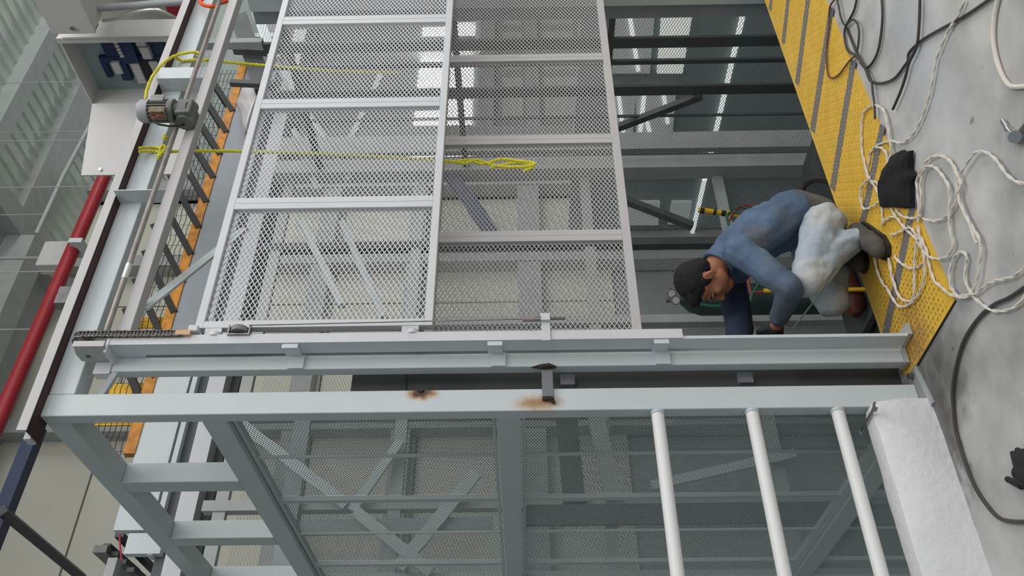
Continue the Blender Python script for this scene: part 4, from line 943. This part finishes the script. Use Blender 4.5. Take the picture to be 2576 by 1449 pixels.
# ------------------------------------------------------------------ control cabinets above the shaft
cab = thing('control_cabinet', 'open cream electrical cabinet with blue contactors above the header', 'electrical cabinet', (3.3, 0.9, 3.9))
XC = 3.3
DP = 0.17
MB().box(3.405, 3.455, 0.74, 0.80, 3.39, 3.93).build('mounting_post', M['roofsteel'], cab)
MB().box(XC + DP, XC + DP + 0.01, 0.60, 1.20, 3.93, 4.74).build('back_plate', M['cabin'], cab)
MB().box(XC, XC + DP, 0.60, 0.612, 3.93, 4.75).build('side_panel', M['cab'], cab)
MB().box(XC, XC + DP, 1.19, 1.202, 3.93, 4.75).build('side_panel', M['cab'], cab)
MB().box(XC, XC + DP, 0.612, 1.19, 4.738, 4.75).build('top_panel', M['cab'], cab)
MB().box(XC, XC + DP, 0.612, 1.19, 3.93, 3.942).build('bottom_panel', M['cab'], cab)
MB().box(XC - 0.012, XC, 0.598, 0.64, 3.93, 4.752).build('door_lip', M['cab'], cab)
MB().box(XC - 0.02, XC + DP, 0.585, 0.5985, 3.96, 4.70).build('flange_panel', M['cab'], cab)
def dev(px, py, wd, ht, m, d, nm):
    p = on_x(px, py, XC + DP - d)
    return MB().box(XC + DP - d, XC + DP - 0.0001, max(0.615, p.y - wd / 2), min(1.185, p.y + wd / 2), p.z - ht / 2, p.z + ht / 2).build(nm, M[m], cab)
dev(275, 120, 0.22, 0.10, 'blue', 0.03, 'cable_duct'); dev(318, 128, 0.22, 0.11, 'blue', 0.06, 'contactor'); dev(395, 125, 0.2, 0.12, 'blue', 0.03, 'contactor')
dev(330, 150, 0.05, 0.46, 'blue', 0.035, 'cable_duct'); dev(312, 180, 0.16, 0.07, 'blue', 0.04, 'contactor'); dev(372, 180, 0.2, 0.06, 'black', 0.04, 'contactor'); dev(268, 175, 0.14, 0.04, 'blue', 0.03, 'cable_duct')
for i in range(5): dev(289.5 + i * 4.2, 108 + i * 8.3, 0.020, 0.026, 'terminal', 0.075, 'relay')
dev(353, 108, 0.05, 0.065, 'terminal', 0.07, 'drive_unit'); dev(366, 134, 0.10, 0.062, 'terminal', 0.07, 'drive_unit')
dev(294, 172, 0.10, 0.055, 'terminal', 0.06, 'drive_unit')
for i in range(6): dev(337 + i * 4.0, 160 + i * 9, 0.030, 0.060, 'terminal', 0.05, 'terminal')
for i in range(3): dev(385 + i * 4.5, 160 + i * 9, 0.030, 0.060, 'terminal', 0.05, 'terminal')
hinge = Vector((XC - 0.002, 1.205, 0)); dd = Vector((-0.80, 0.62, 0)).normalized()
# door swung open towards the viewer's left
dl = on_y(205, 432, 1.0)
dA = on_x(232, 262, XC - 0.005)
best = None
for k in range(60):
    a = math.radians(90 + k * 2); q = dA + Vector((math.cos(a), math.sin(a), 0)) * 0.58
    e = q - CAM; zc = e.dot(FW); px = (CX - F_PX * e.dot(UP) / zc, CY - F_PX * e.dot(RT) / zc)
    er = abs(px[0] - 207) + abs(px[1] - 432)
    if best is None or er < best[0]: best = (er, q)
dB = best[1]; nrm = (dB - dA).cross(Z).normalized()
door = MB().bar(Vector((dA.x, dA.y, 4.345)), Vector((dB.x, dB.y, 4.345)), 0.02, 0.78).build('door', M['cab'], cab)
lk = Vector((dA.x, dA.y, 4.60)).lerp(Vector((dB.x, dB.y, 4.60)), 0.93)
for sgn in (1, -1):
    MB().tube([lk + nrm * 0.010 * sgn, lk + nrm * 0.022 * sgn], 0.012, 10).build('lock', M['chrome'], door)
c1 = thing('control_cabinet', 'closed cream junction cabinet at the upper left picture corner', 'electrical cabinet', (3.15, 0.3, 4.5))
pA = on_x(131, 86, 3.08); pB = on_x(240, 82, 3.08)
MB().box(3.08, 3.10, pA.y - 0.42, pA.y, pB.z, pA.z).build('door', M['cab'], c1, 0.004)
MB().box(3.1001, 3.7199, pA.y - 0.42, pA.y - 0.01, pB.z + 0.01, pA.z - 0.01).build('body', M['cab'], c1)
lkp = on_x(183, 69, 3.08); MB().tube([(3.068, lkp.y, lkp.z), (3.0799, lkp.y, lkp.z)], 0.016, 12).build('lock', M['chrome'], c1)
cd = MB(); cd.tube(smooth([on_x(243, 20, 3.26), on_x(262, 19, 3.26), on_x(330, 14, 3.26), on_x(400, 8, 3.26), on_x(480, 2, 3.26)], 3), 0.024, 12)
tag(cd.build('conduit', M['conduit']), 'grey straight conduit leaving the closed junction cabinet', 'conduit')
cd = MB(); cd.tube(smooth([on_x(258, 52, 3.25), on_x(275, 50, 3.25), on_x(300, 45, 3.23), on_x(345, 29, 3.2), on_x(390, 24, 3.18), on_x(420, 33, 3.18), on_x(448, 48, 3.2)], 5), 0.011, 10)
tag(cd.build('flexible_conduit', M['foil']), 'silver flexible conduit arching between the two cabinets', 'conduit')
MB().box(3.22, 3.30, 0.42, 0.50, 4.42, 4.47).build('gland', M['motor'], c1)
wp = thing('wall_strip', 'cream equipment panel with red sticker behind the cabinets', 'panel', (3.75, 0.6, 4.2))
MB().box(3.72, 3.76, -0.1, 1.25, 4.08, 4.75).build('panel', M['cream'], wp)
q0 = on_x(438, 26, 3.715); MB().box(3.712, 3.7195, q0.y - 0.05, q0.y + 0.05, q0.z - 0.05, q0.z + 0.05).build('sticker', M['label'], wp)

# ------------------------------------------------------------------ roof services
pp = thing('red_pipe', 'red fire main pipe hung on thin rods under the roof', 'pipe', (3, 4, 6.3))
ra, rb_ = on_y(-10, 1075, 4.0), on_y(463, -20, 4.0)
dv = (rb_ - ra).normalized()
MB().tube([ra - dv * 4, rb_ + dv * 3], 0.072, 20).build('pipe_run', M['red'], pp)
for yy in (202, 351, 468, 681, 828, 1030):
    best = min(range(400), key=lambda k: abs((lambda e: CY - F_PX * e.dot(RT) / e.dot(FW))(ra + (rb_ - ra) * (k / 399.0) + Vector((0, 0, 0.07)) - CAM) - yy))
    c = ra + (rb_ - ra) * (best / 399.0)
    MB().tube([c + Vector((0, 0, 0.06)), Vector((c.x, c.y, 9.1))], 0.006, 6).build('hanger_rod', M['roofsteel'], pp)
cl = on_y(180, 622, 3.98); MB().box(cl.x - 0.03, cl.x + 0.03, 3.86, 4.12, cl.z - 0.16, cl.z - 0.02).build('pipe_clamp', M['paint'], pp)
th = MB().tube([on_y(92, 588, 4.6), on_y(160, 440, 4.6), on_y(240, 290, 4.6)], 0.028, 10)
th = th.build('thin_pipe', M['roofsteel'])
tag(th, 'thin dark pipe running beside the red pipe near the roof', 'pipe')
for q in (0.15, 0.85):
    a = on_y(92, 588, 4.6).lerp(on_y(240, 290, 4.6), q); MB().tube([a, Vector((a.x, a.y, 9.1))], 0.006, 6).build('hanger_rod', M['roofsteel'], th)
jb = on_y(140, 648, 5.5); tag(MB().box(jb.x - 0.2, jb.x + 0.2, 5.4, 5.6, jb.z - 0.16, jb.z + 0.16).build('junction_box', M['cab'], None, 0.01) , 'small pale box under the roof behind the red pipe', 'junction box')
MB().tube([(jb.x, 5.5, jb.z + 0.15), (jb.x, 5.5, 9.1)], 0.02, 8).build('drop_pipe', M['roofsteel'], bpy.data.objects['junction_box'])
bt = on_y(180, 742, 3.0); tag(MB().box(bt.x - 0.12, bt.x + 0.06, 2.95, 3.05, bt.z - 0.04, bt.z + 0.10).build('wall_bracket', M['steelplate']), 'small dark bracket behind the ledge below the red pipe', 'bracket')
cr = thing('crane_rail', 'navy blue rail wrapped in clear film at the far lower left', 'rail', (1.5, 4, 6.05))
MB().bar(on_y(95, 1075, 4.0), on_y(-60, 1465, 4.0), 0.12, 0.12).build('rail', M['navyrail'], cr)
tag(MB().tube([on_y(5, 1285, 3.95), on_y(190, 1452, 5.35)] if False else [on_y(4, 1284, 3.9), Vector((on_y(4, 1284, 3.9).x, 5.6, on_y(4, 1284, 3.9).z))], 0.055, 4).build('roof_beam', M['dark']), 'dark square beam running back from the navy rail', 'beam')
tray = thing('cable_tray', 'dark cable tray with rungs under the landing at lower left', 'cable tray', (0.4, 2.7, 4.4))
MB().bar(on_y(252, 1380, 2.55), on_y(252, 1380, 2.55) + Vector((0, 1.6, 0)), 0.05, 0.09).build('side_rail', M['motor'], tray)
MB().bar(on_y(300, 1345, 2.55), on_y(300, 1345, 2.55) + Vector((0, 1.6, 0)), 0.03, 0.06).build('side_rail', M['dark'], tray)
for k in range(4):
    a = on_y(268 + k * 20, 1372 + k * 20, 2.62); MB().bar(a, a + Vector((0.0, 0.5, -0.02)), 0.03, 0.05).build('rung', M['dark'], tray)
MB().tube(smooth([on_y(300, 1335, 2.5), on_y(302, 1370, 2.5), on_y(306, 1410, 2.5)], 3), 0.006, 6).build('red_wire', M['label'], tray)
